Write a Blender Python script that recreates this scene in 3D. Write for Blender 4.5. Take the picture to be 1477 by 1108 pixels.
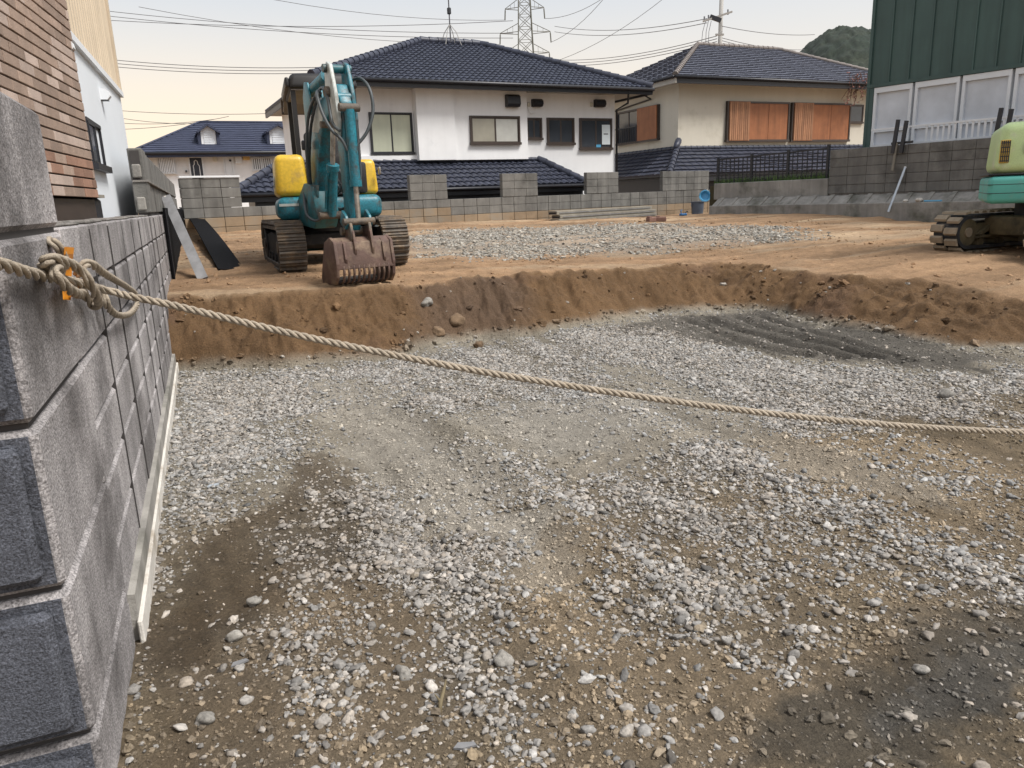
import bpy, math, random
import numpy as np
from mathutils import Vector, Matrix
random.seed(7); RNG = np.random.default_rng(11)
for _o in list(bpy.data.objects): bpy.data.objects.remove(_o)
SC = bpy.context.scene; COL = SC.collection
R = math.radians
# ---------------------------------------------------------------- camera
H = 1.38; FOC = 1075.7; PCX, PCY = 738.5, 554.0
YAW, PITCH, ROLL = R(21.72), R(13.98), R(-2.19)
cF = Vector((math.sin(YAW)*math.cos(PITCH), math.cos(YAW)*math.cos(PITCH), -math.sin(PITCH)))
cR0 = Vector((math.cos(YAW), -math.sin(YAW), 0)); cU0 = cR0.cross(cF)
cR = cR0*math.cos(ROLL) + cU0*math.sin(ROLL); cU = -cR0*math.sin(ROLL) + cU0*math.cos(ROLL)
CAM = Vector((0, 0, H))
cd = bpy.data.cameras.new('camera'); cam = bpy.data.objects.new('camera', cd); COL.objects.link(cam)
cam.matrix_world = Matrix(((cR.x, cU.x, -cF.x, 0), (cR.y, cU.y, -cF.y, 0), (cR.z, cU.z, -cF.z, H), (0, 0, 0, 1)))
cd.sensor_width = 36; cd.lens = 36*FOC/1477; cd.clip_start = 0.05; cd.clip_end = 6000
SC.camera = cam
# ---------------------------------------------------------------- sky, sun, exposure
SUN_AZ, SUN_EL = R(135), R(55)          # soft light of a thinly overcast dusk sky
W = bpy.data.worlds.new('World'); SC.world = W; W.use_nodes = True
nt = W.node_tree; nt.nodes.clear()
sk = nt.nodes.new('ShaderNodeTexSky'); sk.sky_type = 'NISHITA'; sk.sun_disc = False
sk.sun_elevation = SUN_EL; sk.sun_rotation = SUN_AZ; sk.altitude = 0; sk.air_density = 1.0; sk.dust_density = 4.0; sk.ozone_density = 1.0
gmn = nt.nodes.new('ShaderNodeGamma'); gmn.inputs['Gamma'].default_value = 0.42      # thin high cloud evens out the glow
hs = nt.nodes.new('ShaderNodeHueSaturation'); hs.inputs['Saturation'].default_value = 0.65
bg = nt.nodes.new('ShaderNodeBackground'); bg.inputs['Strength'].default_value = 0.15
wo = nt.nodes.new('ShaderNodeOutputWorld')
nt.links.new(sk.outputs[0], gmn.inputs['Color']); nt.links.new(gmn.outputs[0], hs.inputs['Color']); 
# warm band of afterglow round the horizon, strongest on the left
tcw = nt.nodes.new('ShaderNodeTexCoord'); nrm_ = nt.nodes.new('ShaderNodeVectorMath'); nrm_.operation = 'NORMALIZE'; nt.links.new(tcw.outputs['Generated'], nrm_.inputs[0])
sep = nt.nodes.new('ShaderNodeSeparateXYZ'); nt.links.new(nrm_.outputs[0], sep.inputs[0])
mr1 = nt.nodes.new('ShaderNodeMapRange'); mr1.interpolation_type = 'SMOOTHSTEP'; mr1.inputs[1].default_value = 0.0; mr1.inputs[2].default_value = 0.29; mr1.inputs[3].default_value = 1.0; mr1.inputs[4].default_value = 0.0; nt.links.new(sep.outputs[2], mr1.inputs[0])
dt = nt.nodes.new('ShaderNodeVectorMath'); dt.operation = 'DOT_PRODUCT'; nt.links.new(nrm_.outputs[0], dt.inputs[0]); dt.inputs[1].default_value = (math.sin(R(-20)), math.cos(R(-20)), 0)
mr2 = nt.nodes.new('ShaderNodeMapRange'); mr2.inputs[1].default_value = -0.2; mr2.inputs[2].default_value = 1.0; mr2.inputs[3].default_value = 0.25; mr2.inputs[4].default_value = 1.0; nt.links.new(dt.outputs['Value'], mr2.inputs[0])
mm = nt.nodes.new('ShaderNodeMath'); mm.operation = 'MULTIPLY'; nt.links.new(mr1.outputs[0], mm.inputs[0]); nt.links.new(mr2.outputs[0], mm.inputs[1])
mixw = nt.nodes.new('ShaderNodeMix'); mixw.data_type = 'RGBA'; nt.links.new(mm.outputs[0], mixw.inputs[0]); nt.links.new(hs.outputs[0], mixw.inputs[6]); mixw.inputs[7].default_value = (2.65, 2.15, 1.55, 1)
nt.links.new(mixw.outputs[2], bg.inputs[0]); nt.links.new(bg.outputs[0], wo.inputs[0])
sl = bpy.data.lights.new('sun', 'SUN'); sl.energy = 1.286; sl.angle = R(18); sl.color = (1.0, 0.965, 0.92)
so = bpy.data.objects.new('sun', sl); COL.objects.link(so)
sd = Vector((math.sin(SUN_AZ)*math.cos(SUN_EL), math.cos(SUN_AZ)*math.cos(SUN_EL), math.sin(SUN_EL)))
so.rotation_euler = (-sd).to_track_quat('-Z', 'Y').to_euler(); so.location = (-20, 30, 20)
vs = SC.view_settings; vs.view_transform = 'Standard'; vs.look = 'None'; vs.gamma = 1; vs.use_curve_mapping = False; vs.exposure = 1.672
# ---------------------------------------------------------------- measuring: where a line of sight meets a real plane
def ray(px, py):
    return cF + cR*((px-PCX)/FOC) - cU*((py-PCY)/FOC)
def hitz(px, py, z):
    d = ray(px, py); return CAM + d*((z-H)/d.z)
def hitp(px, py, p0, n):
    d = ray(px, py); return CAM + d*((p0-CAM).dot(n)/d.dot(n))
def atdepth(px, py, zc):
    return CAM + ray(px, py)*zc
class Frame:
    """upright plane: local X along azimuth az, local Y behind the plane, Z up"""
    def __init__(s, o, azdeg, z=0.0):
        a = R(azdeg); s.u = Vector((math.sin(a), math.cos(a), 0)); s.v = Vector((-math.cos(a), math.sin(a), 0))
        s.o = Vector((o[0], o[1], z)); s.rz = math.pi/2 - a
    def hit(s, px, py, off=0.0):
        q = hitp(px, py, s.o + s.v*off, s.v) - s.o
        return q.dot(s.u), q.z
    def rect(s, x0, y0, x1, y1, off=0.0):
        a = s.hit(x0, y0, off); b = s.hit(x1, y1, off)
        return min(a[0], b[0]), max(a[0], b[0]), min(a[1], b[1]), max(a[1], b[1])
    def loc(s, p):
        q = Vector(p) - s.o; return Vector((q.dot(s.u), q.dot(s.v), q.z))
# ---------------------------------------------------------------- mesh builder
class MB:
    def __init__(s): s.v = []; s.f = []; s.m = []
    def add(s, vs_, fs, mi=0):
        n = len(s.v); s.v += [tuple(q) for q in vs_]; s.f += [tuple(i+n for i in f) for f in fs]; s.m += [mi]*len(fs); return s
    def box(s, x0, x1, y0, y1, z0, z1, mi=0):
        return s.add([(x0,y0,z0),(x1,y0,z0),(x1,y1,z0),(x0,y1,z0),(x0,y0,z1),(x1,y0,z1),(x1,y1,z1),(x0,y1,z1)],
              [(0,3,2,1),(4,5,6,7),(0,1,5,4),(1,2,6,5),(2,3,7,6),(3,0,4,7)], mi)
    def bbox(s, x0, x1, y0, y1, z0, z1, b=.01, mi=0):
        """box with every edge chamfered by b"""
        xs=(x0,x1); ys=(y0,y1); zs=(z0,z1); V=[]; ix={}
        for i in (0,1):
            for j in (0,1):
                for k in (0,1):
                    sx=b*(1-2*i); sy=b*(1-2*j); sz=b*(1-2*k)
                    ix[i,j,k]=len(V); V += [(xs[i],ys[j]+sy,zs[k]+sz),(xs[i]+sx,ys[j],zs[k]+sz),(xs[i]+sx,ys[j]+sy,zs[k])]
        F=[]
        g=lambda i,j,k,a: ix[i,j,k]+a
        F += [(g(0,0,0,0),g(0,0,1,0),g(0,1,1,0),g(0,1,0,0)),(g(1,0,0,0),g(1,1,0,0),g(1,1,1,0),g(1,0,1,0)),
              (g(0,0,0,1),g(1,0,0,1),g(1,0,1,1),g(0,0,1,1)),(g(0,1,0,1),g(0,1,1,1),g(1,1,1,1),g(1,1,0,1)),
              (g(0,0,0,2),g(0,1,0,2),g(1,1,0,2),g(1,0,0,2)),(g(0,0,1,2),g(1,0,1,2),g(1,1,1,2),g(0,1,1,2))]
        for j in (0,1):
            for k in (0,1): F.append((g(0,j,k,1),g(1,j,k,1),g(1,j,k,2),g(0,j,k,2)))
        for i in (0,1):
            for k in (0,1): F.append((g(i,0,k,0),g(i,1,k,0),g(i,1,k,2),g(i,0,k,2)))
        for i in (0,1):
            for j in (0,1): F.append((g(i,j,0,0),g(i,j,1,0),g(i,j,1,1),g(i,j,0,1)))
        for i in (0,1):
            for j in (0,1):
                for k in (0,1): F.append((g(i,j,k,0),g(i,j,k,1),g(i,j,k,2)))
        return s.add(V, F, mi)
    def prism(s, poly, axis, a, b, mi=0):
        """extrude a 2D polygon along axis ('x': poly=(y,z); 'y': poly=(x,z); 'z': poly=(x,y))"""
        mk = {'x': lambda p,t:(t,p[0],p[1]), 'y': lambda p,t:(p[0],t,p[1]), 'z': lambda p,t:(p[0],p[1],t)}[axis]
        n=len(poly); V=[mk(p,a) for p in poly]+[mk(p,b) for p in poly]
        F=[tuple(range(n))[::-1],tuple(range(n,2*n))]+[(i,(i+1)%n,n+(i+1)%n,n+i) for i in range(n)]
        return s.add(V,F,mi)
    def bar(s, p, q, w, h=None, mi=0):
        h = h or w; p=Vector(p); q=Vector(q); d=(q-p).normalized()
        up = Vector((0,0,1)) if abs(d.z)<.95 else Vector((0,1,0))
        a=d.cross(up).normalized()*w/2; b=a.cross(d).normalized()*h/2
        V=[p-a-b,p+a-b,p+a+b,p-a+b,q-a-b,q+a-b,q+a+b,q-a+b]
        return s.add(V,[(0,1,2,3),(7,6,5,4),(0,4,5,1),(1,5,6,2),(2,6,7,3),(3,7,4,0)],mi)
    def tube(s, pts, r, n=8, mi=0, cap=True):
        pts=[Vector(p) for p in pts]; N=len(pts); rs = r if isinstance(r,(list,tuple)) else [r]*N
        t=[(pts[min(i+1,N-1)]-pts[max(i-1,0)]).normalized() for i in range(N)]
        u=t[0].orthogonal().normalized(); V=[]
        for i in range(N):
            u=(u-t[i]*u.dot(t[i])).normalized(); w=t[i].cross(u)
            for k in range(n):
                a=2*math.pi*k/n; V.append(pts[i]+(u*math.cos(a)+w*math.sin(a))*rs[i])
        F=[(i*n+k,i*n+(k+1)%n,(i+1)*n+(k+1)%n,(i+1)*n+k) for i in range(N-1) for k in range(n)]
        if cap: F += [tuple(range(n))[::-1], tuple(range((N-1)*n,N*n))]
        return s.add(V,F,mi)
    def cyl(s, p, q, r, n=14, mi=0): return s.tube([p,q], r, n, mi)
    def build(s, name, mats, parent=None, smooth=False, loc=None, auto=None):
        me = bpy.data.meshes.new(name); me.from_pydata(s.v, [], s.f)
        if not isinstance(mats,(list,tuple)): mats=[mats]
        for m in mats: me.materials.append(m)
        if len(mats)>1: me.polygons.foreach_set('material_index', s.m)
        if smooth or auto: me.polygons.foreach_set('use_smooth',[True]*len(me.polygons))
        if auto:
            try: me.set_sharp_from_angle(angle=R(auto))
            except Exception: pass
        me.update()
        return link(name, me, parent, loc)
def link(name, me, parent=None, loc=None):
    o=bpy.data.objects.new(name, me); COL.objects.link(o)
    if parent is not None: o.parent=parent
    if loc is not None: o.location=loc
    return o
def tag(o, label=None, cat=None, group=None, kind=None):
    if label: o['label']=label
    if cat: o['category']=cat
    if group: o['group']=group
    if kind: o['kind']=kind
    return o
def thing(name, label, cat, loc=(0,0,0), rz=0.0, group=None):
    o=bpy.data.objects.new(name,None); COL.objects.link(o); o.location=loc; o.rotation_euler=(0,0,rz); o.empty_display_size=.2
    return tag(o,label,cat,group)
def fthing(name,label,cat,fr,group=None): return thing(name,label,cat,fr.o,fr.rz,group)
# ---------------------------------------------------------------- materials
def material(name, col, rough=.8, var=.12, scale=6., bump=0., bscale=40., metal=0., streak=0., rand=0., dirt=None, dirt_amt=0., dscale=2., coat=0., spec=.5, fine=0.):
    """plain procedural material: mottling, fine grain, vertical streaks, patches of dirt, variation from piece to piece"""
    m=bpy.data.materials.new(name); m.use_nodes=True; n=m.node_tree.nodes; L=m.node_tree.links
    b=n['Principled BSDF']; b.inputs['Roughness'].default_value=rough; b.inputs['Metallic'].default_value=metal
    b.inputs['Specular IOR Level'].default_value=spec
    if coat: b.inputs['Coat Weight'].default_value=coat
    geo=n.new('ShaderNodeNewGeometry')
    def noise(sc,det=6.,rg=.6,vec=None):
        t=n.new('ShaderNodeTexNoise'); t.inputs['Scale'].default_value=sc; t.inputs['Detail'].default_value=det; t.inputs['Roughness'].default_value=rg
        L.new(vec or geo.outputs['Position'],t.inputs['Vector']); return t.outputs['Fac']
    def ramp(src,a,bv,lo,hi):
        r=n.new('ShaderNodeMapRange'); r.inputs[1].default_value=a; r.inputs[2].default_value=bv; r.inputs[3].default_value=lo; r.inputs[4].default_value=hi
        L.new(src,r.inputs[0]); return r.outputs[0]
    def mul(a,bv):
        q=n.new('ShaderNodeMath'); q.operation='MULTIPLY'; L.new(a,q.inputs[0])
        if isinstance(bv,float): q.inputs[1].default_value=bv
        else: L.new(bv,q.inputs[1])
        return q.outputs[0]
    fac=ramp(noise(scale),.3,.7,1-var,1+var)
    if fine: fac=mul(fac,ramp(noise(bscale*1.7,3.),.35,.65,1-fine,1+fine))
    if streak:
        mp=n.new('ShaderNodeMapping'); mp.inputs['Scale'].default_value=(6,6,.5); L.new(geo.outputs['Position'],mp.inputs['Vector'])
        fac=mul(fac,ramp(noise(1.,5.,.6,mp.outputs[0]),.35,.65,1-streak,1+streak*.6))
    if rand:
        oi=n.new('ShaderNodeObjectInfo'); fac=mul(fac,ramp(oi.outputs['Random'],0,1,1-rand,1+rand))
    rgb=n.new('ShaderNodeRGB'); rgb.outputs[0].default_value=(*col,1); src=rgb.outputs[0]
    if dirt:
        mx=n.new('ShaderNodeMix'); mx.data_type='RGBA'; mx.inputs[7].default_value=(*dirt,1); L.new(src,mx.inputs[6])
        L.new(ramp(noise(dscale,8.,.68),.62-.3*dirt_amt,.72-.2*dirt_amt,0,min(1,.4+dirt_amt)),mx.inputs[0]); src=mx.outputs[2]
    sc=n.new('ShaderNodeVectorMath'); sc.operation='SCALE'; L.new(src,sc.inputs[0]); L.new(fac,sc.inputs['Scale']); L.new(sc.outputs[0],b.inputs['Base Color'])
    if bump:
        bp=n.new('ShaderNodeBump'); bp.inputs['Strength'].default_value=bump; bp.inputs['Distance'].default_value=.02
        L.new(noise(bscale,6.,.65),bp.inputs['Height']); L.new(bp.outputs[0],b.inputs['Normal'])
    return m
def glass(name, tint, rough=.08, spec=.8, var=.15):
    return material(name, tint, rough, var, 1.5, spec=spec)
M={}
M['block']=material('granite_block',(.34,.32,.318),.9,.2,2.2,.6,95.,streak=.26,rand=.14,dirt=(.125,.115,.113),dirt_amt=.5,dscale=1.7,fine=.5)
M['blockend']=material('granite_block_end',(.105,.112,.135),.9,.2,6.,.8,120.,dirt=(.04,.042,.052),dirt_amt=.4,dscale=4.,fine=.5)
M['mortar']=material('mortar',(.2,.185,.17),.95,.2,9.,.6,60.,dirt=(.06,.06,.05),dirt_amt=.4,dscale=5.)
M['footing']=material('footing',(.6,.57,.52),.9,.12,5.,.4,50.,dirt=(.33,.27,.2),dirt_amt=.35,dscale=3.)
M['gblock']=material('grey_block',(.165,.16,.148),.92,.2,3.,.4,60.,streak=.2,rand=.07,dirt=(.08,.077,.07),dirt_amt=.35,dscale=1.3)
M['gblockmud']=material('muddy_block',(.27,.2,.13),.92,.2,3.,.4,60.,rand=.12,dirt=(.2,.175,.14),dirt_amt=.45,dscale=1.5)
M['concrete']=material('concrete',(.29,.275,.25),.92,.2,2.5,.4,50.,streak=.2,dirt=(.1,.1,.075),dirt_amt=.4,dscale=1.2)
M['white']=material('white_render',(.8,.8,.8),.85,.05,1.2,.1,60.,streak=.025,dirt=(.6,.61,.62),dirt_amt=.12,dscale=.8)
M['wbluish']=material('pale_render',(.7,.735,.77),.85,.04,1.2,.15,90.)
M['cream']=material('cream_render',(.62,.58,.49),.88,.04,1.0,.15,60.,streak=.02,dirt=(.45,.41,.32),dirt_amt=.15,dscale=.7)
M['tile']=material('blue_black_tile',(.042,.047,.068),.45,.35,5.,.1,30.,spec=.35)
M['tile2']=material('grey_blue_tile',(.075,.08,.105),.45,.3,3.5,.1,30.,spec=.35)
M['ridge2']=material('ridge_tile_weathered',(.17,.145,.13),.6,.25,5.)
M['slate']=material('navy_slate',(.045,.052,.085),.6,.2,3.,.1,30.,spec=.25)
M['dark']=material('dark_trim',(.018,.019,.024),.45,.15,4.)
M['soffit']=material('soffit',(.42,.4,.36),.85,.08,2.)
M['brownfr']=material('brown_frame',(.055,.04,.033),.45,.15,6.)
M['frosted']=glass('frosted_glass',(.33,.31,.25),.35)
M['frosted2']=glass('frosted_glass_pale',(.5,.5,.46),.4)
M['darkglass']=glass('dark_glass',(.045,.05,.06),.08)
M['shut_green']=material('pale_green_shutter',(.5,.52,.4),.55,.06,2.,streak=.06)
M['wood']=material('orange_wood_panel',(.33,.125,.05),.6,.14,3.,.1,20.,streak=.2,rand=.12)
M['woodpale']=material('weathered_wood_panel',(.36,.175,.09),.65,.14,3.,.1,20.,streak=.3,rand=.1)
M['green']=material('green_metal_siding',(.045,.088,.08),.5,.1,1.5,streak=.14,rand=.05)
M['whitefr']=material('white_frame',(.72,.74,.76),.5,.05,3.)
M['sash']=glass('milky_pane',(.55,.58,.63),.3)
M['beige']=material('beige_siding',(.6,.5,.37),.75,.08,2.,streak=.1)
M['brick']=material('brown_brick_tile',(.31,.225,.175),.8,.14,9.,.25,120.,rand=.22,fine=.15)
M['brickpale']=material('pale_brick_tile',(.44,.345,.29),.8,.14,9.,.25,120.,rand=.15,fine=.12)
M['brickred']=material('red_brick_tile',(.28,.16,.11),.8,.14,9.,.25,120.,rand=.25,fine=.15)
M['joint']=material('joint_mortar',(.05,.045,.043),.95,.1,9.)
M['teal']=material('teal_paint',(.013,.15,.2),.42,.2,6.,.08,30.,dirt=(.06,.055,.048),dirt_amt=.45,dscale=7.,fine=.25)
M['tealdk']=material('worn_teal_paint',(.02,.13,.155),.5,.25,8.,.1,30.,dirt=(.06,.05,.04),dirt_amt=.5,dscale=7.)
M['worn']=material('worn_pale_paint',(.42,.45,.43),.4,.2,8.,.1,30.,dirt=(.2,.19,.16),dirt_amt=.3,dscale=10.)
M['yellow']=material('yellow_paint',(.62,.4,.03),.38,.1,3.,.04,20.,dirt=(.36,.24,.08),dirt_amt=.36,dscale=4.,fine=.1)
M['steel']=material('muddy_steel',(.1,.085,.07),.7,.3,9.,.4,40.,dirt=(.2,.145,.095),dirt_amt=.5,dscale=8.)
M['rust']=material('rusty_bucket',(.105,.062,.048),.68,.3,7.,.3,40.,dirt=(.21,.15,.1),dirt_amt=.4,dscale=5.)
M['black']=material('black_rubber',(.011,.011,.012),.6,.3,6.,.2,40.,dirt=(.05,.045,.04),dirt_amt=.25,dscale=6.)
M['hose']=material('hydraulic_hose',(.05,.06,.065),.5,.2,8.)
M['chrome']=material('piston_rod',(.45,.43,.4),.3,.2,8.,metal=.8,dirt=(.2,.15,.1),dirt_amt=.4,dscale=12.)
M['canopy']=material('canopy_black',(.014,.013,.013),.5,.2,4.)
M['canopygrey']=material('canopy_underside',(.22,.2,.19),.7,.1,4.)
M['lime']=material('lime_paint',(.52,.66,.32),.45,.07,2.,dirt=(.6,.63,.48),dirt_amt=.35,dscale=3.,fine=.06)
M['aqua']=material('aqua_paint',(.1,.42,.36),.5,.1,2.,dirt=(.2,.36,.31),dirt_amt=.4,dscale=3.)
M['rubber']=material('rubber_track',(.03,.031,.035),.75,.25,6.,.2,40.,dirt=(.2,.16,.115),dirt_amt=.3,dscale=5.)
M['lugmud']=material('muddy_track_lug',(.3,.24,.17),.9,.2,8.,.4,50.)
M['olive']=material('muddy_frame',(.14,.11,.06),.75,.25,5.,.2,30.,dirt=(.05,.045,.03),dirt_amt=.4,dscale=3.)
M['rope']=material('hemp_rope',(.40,.34,.265),.9,.16,20.,.5,260.,fine=.25,dirt=(.3,.23,.15),dirt_amt=.25,dscale=30.)
M['orange']=material('orange_tape',(.85,.32,.02),.5,.08,20.)
M['plankgrey']=material('grey_plank',(.2,.2,.205),.85,.15,6.,.2,40.,streak=.2)
M['sheetblack']=material('black_sheet',(.004,.004,.005),.95,.3,10.,.3,60.,spec=.15)
M['board']=material('stacked_board',(.25,.23,.19),.8,.2,4.,.2,40.,streak=.1)
M['bluepl']=material('blue_plastic',(.1,.36,.58),.4,.08,6.)
M['bluedk']=material('blue_tool',(.03,.16,.4),.5,.1,6.)
M['binpl']=material('grey_blue_bin',(.11,.14,.19),.5,.15,6.)
M['brickbit']=material('broken_brick',(.2,.11,.085),.85,.2,12.,.4,60.)
M['pole']=material('galvanised',(.5,.55,.6),.45,.1,5.,metal=.3)
M['polec']=material('pole_concrete',(.34,.33,.31),.85,.1,4.)
M['wire']=material('wire',(.09,.09,.1),.6,.05,2.)
M['pylon']=material('pylon_steel',(.14,.145,.125),.6,.1,1.)
M['rock']=material('rock',(.25,.235,.21),.9,.2,12.,.4,60.,rand=.25,fine=.2)
M['clod']=material('clod',(.15,.1,.06),.95,.25,12.,.5,60.,rand=.2,fine=.2)
M['leaf']=material('grass_blade',(.07,.13,.03),.7,.3,20.,rand=.2)
M['vine']=material('dry_vine',(.12,.06,.04),.8,.2,20.)
M['vineleaf']=material('red_vine_leaf',(.2,.07,.05),.7,.3,20.)
M['curtain']=material('curtain',(.5,.5,.5),.9,.08,5.,streak=.15)
M['paper']=material('paper_notice',(.62,.68,.7),.8,.04,6.)
M['cable']=material('white_cable',(.7,.7,.68),.6,.05,6.)
M['navydoor']=material('navy_door',(.03,.035,.05),.5,.1,6.)
M['meterbox']=material('meter_box',(.6,.57,.48),.6,.05,6.)
M['copper']=material('ochre_box',(.6,.4,.15),.6,.05,6.)
# ================================================================ terrain
def _hash(ix, iy, seed):
    h=(ix.astype(np.int64)*374761393 + iy.astype(np.int64)*668265263 + seed*974634777) & 0xFFFFFFFF
    h=((h ^ (h>>13))*1274126177) & 0xFFFFFFFF
    return ((h ^ (h>>16)) & 0xFFFF)/65535.0
def vnoise(x, y, seed=0):
    x=np.asarray(x,float); y=np.asarray(y,float)
    ix=np.floor(x).astype(np.int64); iy=np.floor(y).astype(np.int64); fx=x-ix; fy=y-iy
    fx=fx*fx*(3-2*fx); fy=fy*fy*(3-2*fy)
    a=_hash(ix,iy,seed); b=_hash(ix+1,iy,seed); c=_hash(ix,iy+1,seed); d=_hash(ix+1,iy+1,seed)
    return (a*(1-fx)+b*fx)*(1-fy)+(c*(1-fx)+d*fx)*fy
def fbm(x, y, seed=0, oct=4, gain=.5):
    s=0.; a=1.; t=0.
    for i in range(oct):
        s=s+a*vnoise(x*2**i+17.3*i,y*2**i+9.1*i,seed+i); t+=a; a*=gain
    return s/t*2-1
def sstep(a,b,x): t=np.clip((x-a)/(b-a),0,1); return t*t*(3-2*t)
# level of the upper ground: smooth surface through levelled points
UP=np.array([(-.3,7.6,.60),(.2,7.6,.60),(2.9,7.9,.56),(1.5,9.2,.65),(.1,17,.90),(4.7,18.2,.88),(10.5,19.7,.71),(13.5,18.5,.70),(13.85,14.1,.765),(14.6,11.6,.565),
             (8.6,6.4,.5),(6.4,8.3,.47),(6.6,5.6,.40),(6.7,4.4,.30),(8.,3.,.2),(15.5,8.,.5),(10,2,.2)])
def _tps(r2): return np.where(r2>1e-12, r2*np.log(r2+1e-12), 0)
def _fit():
    n=len(UP); K=_tps(((UP[:,None,:2]-UP[None,:,:2])**2).sum(-1))+np.eye(n)*.4
    P=np.c_[np.ones(n),UP[:,:2]]; A=np.block([[K,P],[P.T,np.zeros((3,3))]])
    return np.linalg.solve(A,np.r_[UP[:,2],0,0,0])
_W=_fit()
def h_up(x,y):
    x=np.asarray(x,float); y=np.asarray(y,float); n=len(UP); s=_W[n]+_W[n+1]*x+_W[n+2]*y
    for i in range(n): s=s+_W[i]*_tps((x-UP[i,0])**2+(y-UP[i,1])**2)
    return np.clip(s,.1,1.0)
def hitup(px,py):
    z=.6
    for _ in range(12):
        p=hitz(px,py,z); z=float(h_up(p.x,p.y))
    return p
def pz(pts,z=0.): return [tuple(hitz(x,y,z)[:2]) for x,y in pts]
BOT=pz([(258,540),(330,538),(420,535),(560,520),(640,500),(760,487),(850,470),(930,455),(1050,448),(1130,452),(1200,472),(1290,492),(1400,505),(1477,500)])
TOP=[tuple(hitup(x,y)[:2]) for x,y in [(255,428),(330,425),(410,415),(560,412),(700,398),(800,392),(900,388),(1000,380),(1040,377),(1100,384),(1180,393),(1260,395),(1330,399),(1400,412),(1477,432)]]
PITB=[(-.6,BOT[0][1])]+BOT+[(7.4,3.3),(9.,2.),(9.,-8.),(-.6,-8.)]
PITT=[(-.6,TOP[0][1])]+TOP+[(TOP[-1][0]+.9,TOP[-1][1]-.9),(10.5,2.2),(10.5,-9.),(-.6,-9.)]
def inside(x,y,poly):
    r=np.zeros(x.shape,bool); n=len(poly); j=n-1
    for i in range(n):
        xi,yi=poly[i]; xj,yj=poly[j]
        if yi!=yj: r^=((yi>y)!=(yj>y))&(x<(xj-xi)*(y-yi)/(yj-yi)+xi)
        j=i
    return r
def edist(x,y,poly,closed=True):
    d=np.full(x.shape,1e9); n=len(poly)
    for i in range(n if closed else n-1):
        ax,ay=poly[i]; bx,by=poly[(i+1)%n]; dx,dy=bx-ax,by-ay; L=dx*dx+dy*dy+1e-12
        t=np.clip(((x-ax)*dx+(y-ay)*dy)/L,0,1); d=np.minimum(d,(x-ax-t*dx)**2+(y-ay-t*dy)**2)
    return np.sqrt(d)
def mask(x,y,poly,soft):
    d=edist(x,y,poly); return sstep(-soft*1.8,soft*1.6,np.where(inside(x,y,poly),d,-d))
GRAV=[(.75,[(262,548),(420,545),(560,522),(640,508),(770,490),(900,472),(960,482),(1100,522),(1300,537),(1477,535),(1477,610),(1300,600),(1150,620),(1050,640),(950,610),(800,600),(640,600),(520,590),(400,600),(300,620),(262,600)]),
 (.6,[(245,620),(330,600),(420,620),(400,660),(300,680),(260,800),(250,960),(215,1000),(215,900)]),
 (.95,[(470,690),(560,690),(610,730),(720,850),(700,960),(700,1100),(640,1100),(640,960),(560,900),(490,830),(430,790)]),
 (.6,[(640,640),(760,650),(790,720),(700,730),(630,690)]),
 (1.,[(770,720),(850,695),(960,685),(1060,715),(1180,740),(1100,800),(1130,870),(1090,910),(1010,890),(900,790)]),
 (.8,[(870,600),(1000,620),(1180,690),(1100,720),(960,690),(860,660)]),
 (.8,[(1290,825),(1477,812),(1477,862),(1330,850)]),
 (.7,[(1185,735),(1250,740),(1240,785),(1195,785)]),(.5,[(1260,680),(1350,700),(1300,718)]),
 (.55,[(215,960),(330,1010),(330,1108),(215,1108)]),(.5,[(330,900),(450,930),(480,1040),(360,1040)])]
PATCH=[((.30,.275,.235),.10,[(470,555),(560,555),(650,640),(770,760),(720,810),(600,730),(520,640)]),
 ((.31,.29,.255),.12,[(820,560),(1000,560),(900,640),(760,660),(700,600)]),
 ((.215,.165,.108),.18,[(1150,625),(1477,640),(1477,800),(1250,810),(1100,900),(900,850),(760,800),(1000,760)]),
 ((.19,.145,.095),.12,[(700,850),(900,890),(1100,910),(1250,880),(1477,770),(1477,900),(1250,960),(1180,1120),(700,1120)]),
 ((.18,.135,.088),.14,[(215,900),(480,800),(640,930),(640,1110),(215,1120)]),
 ((.075,.052,.03),.16,[(310,780),(430,665),(500,660),(540,700),(500,760),(430,850),(330,930),(240,960),(250,860)]),  # dark brown patch at the left of the pit floor
 ((.05,.045,.037),.2,[(1150,1010),(1260,905),(1400,875),(1477,865),(1500,1120),(1000,1120)]),
 ((.085,.08,.072),.12,[(1340,960),(1477,905),(1490,1000),(1340,1060)]),  # paler patch paints the grey sheen on the dark soil into the colour
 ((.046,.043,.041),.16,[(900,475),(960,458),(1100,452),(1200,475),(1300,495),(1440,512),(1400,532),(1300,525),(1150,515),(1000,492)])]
GRAV=[(w,pz(p)) for w,p in GRAV]; PATCH=[(c,s,pz(p)) for c,s,p in PATCH]
UPG=[tuple(hitup(x,y)[:2]) for x,y in [(590,345),(660,332),(900,325),(1120,330),(1150,343),(1000,355),(850,365),(700,372),(600,365)]]
RUTS=[pz([(985,462),(1035,482),(1090,500),(1160,517)]),pz([(1060,458),(1110,475),(1180,497),(1260,520)]),
      pz([(1020,460),(1075,480),(1140,499),(1215,519)]),pz([(1100,458),(1160,477),(1230,499),(1310,522)]),
      pz([(560,590),(640,660),(740,770),(900,900)]),pz([(500,600),(560,680),(640,790)])]
BW_O=(0.,17.); BW_A=75.5; RW_O=(13.85,14.1); RW_A=165.
FB=Frame(BW_O,BW_A); FR=Frame(RW_O,RW_A)
_sa,_sb=hitz(560,590,0.),hitz(900,900,0.); _sd=(_sb-_sa); _sd=Vector((_sd.x,_sd.y,0)).normalized()
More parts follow.
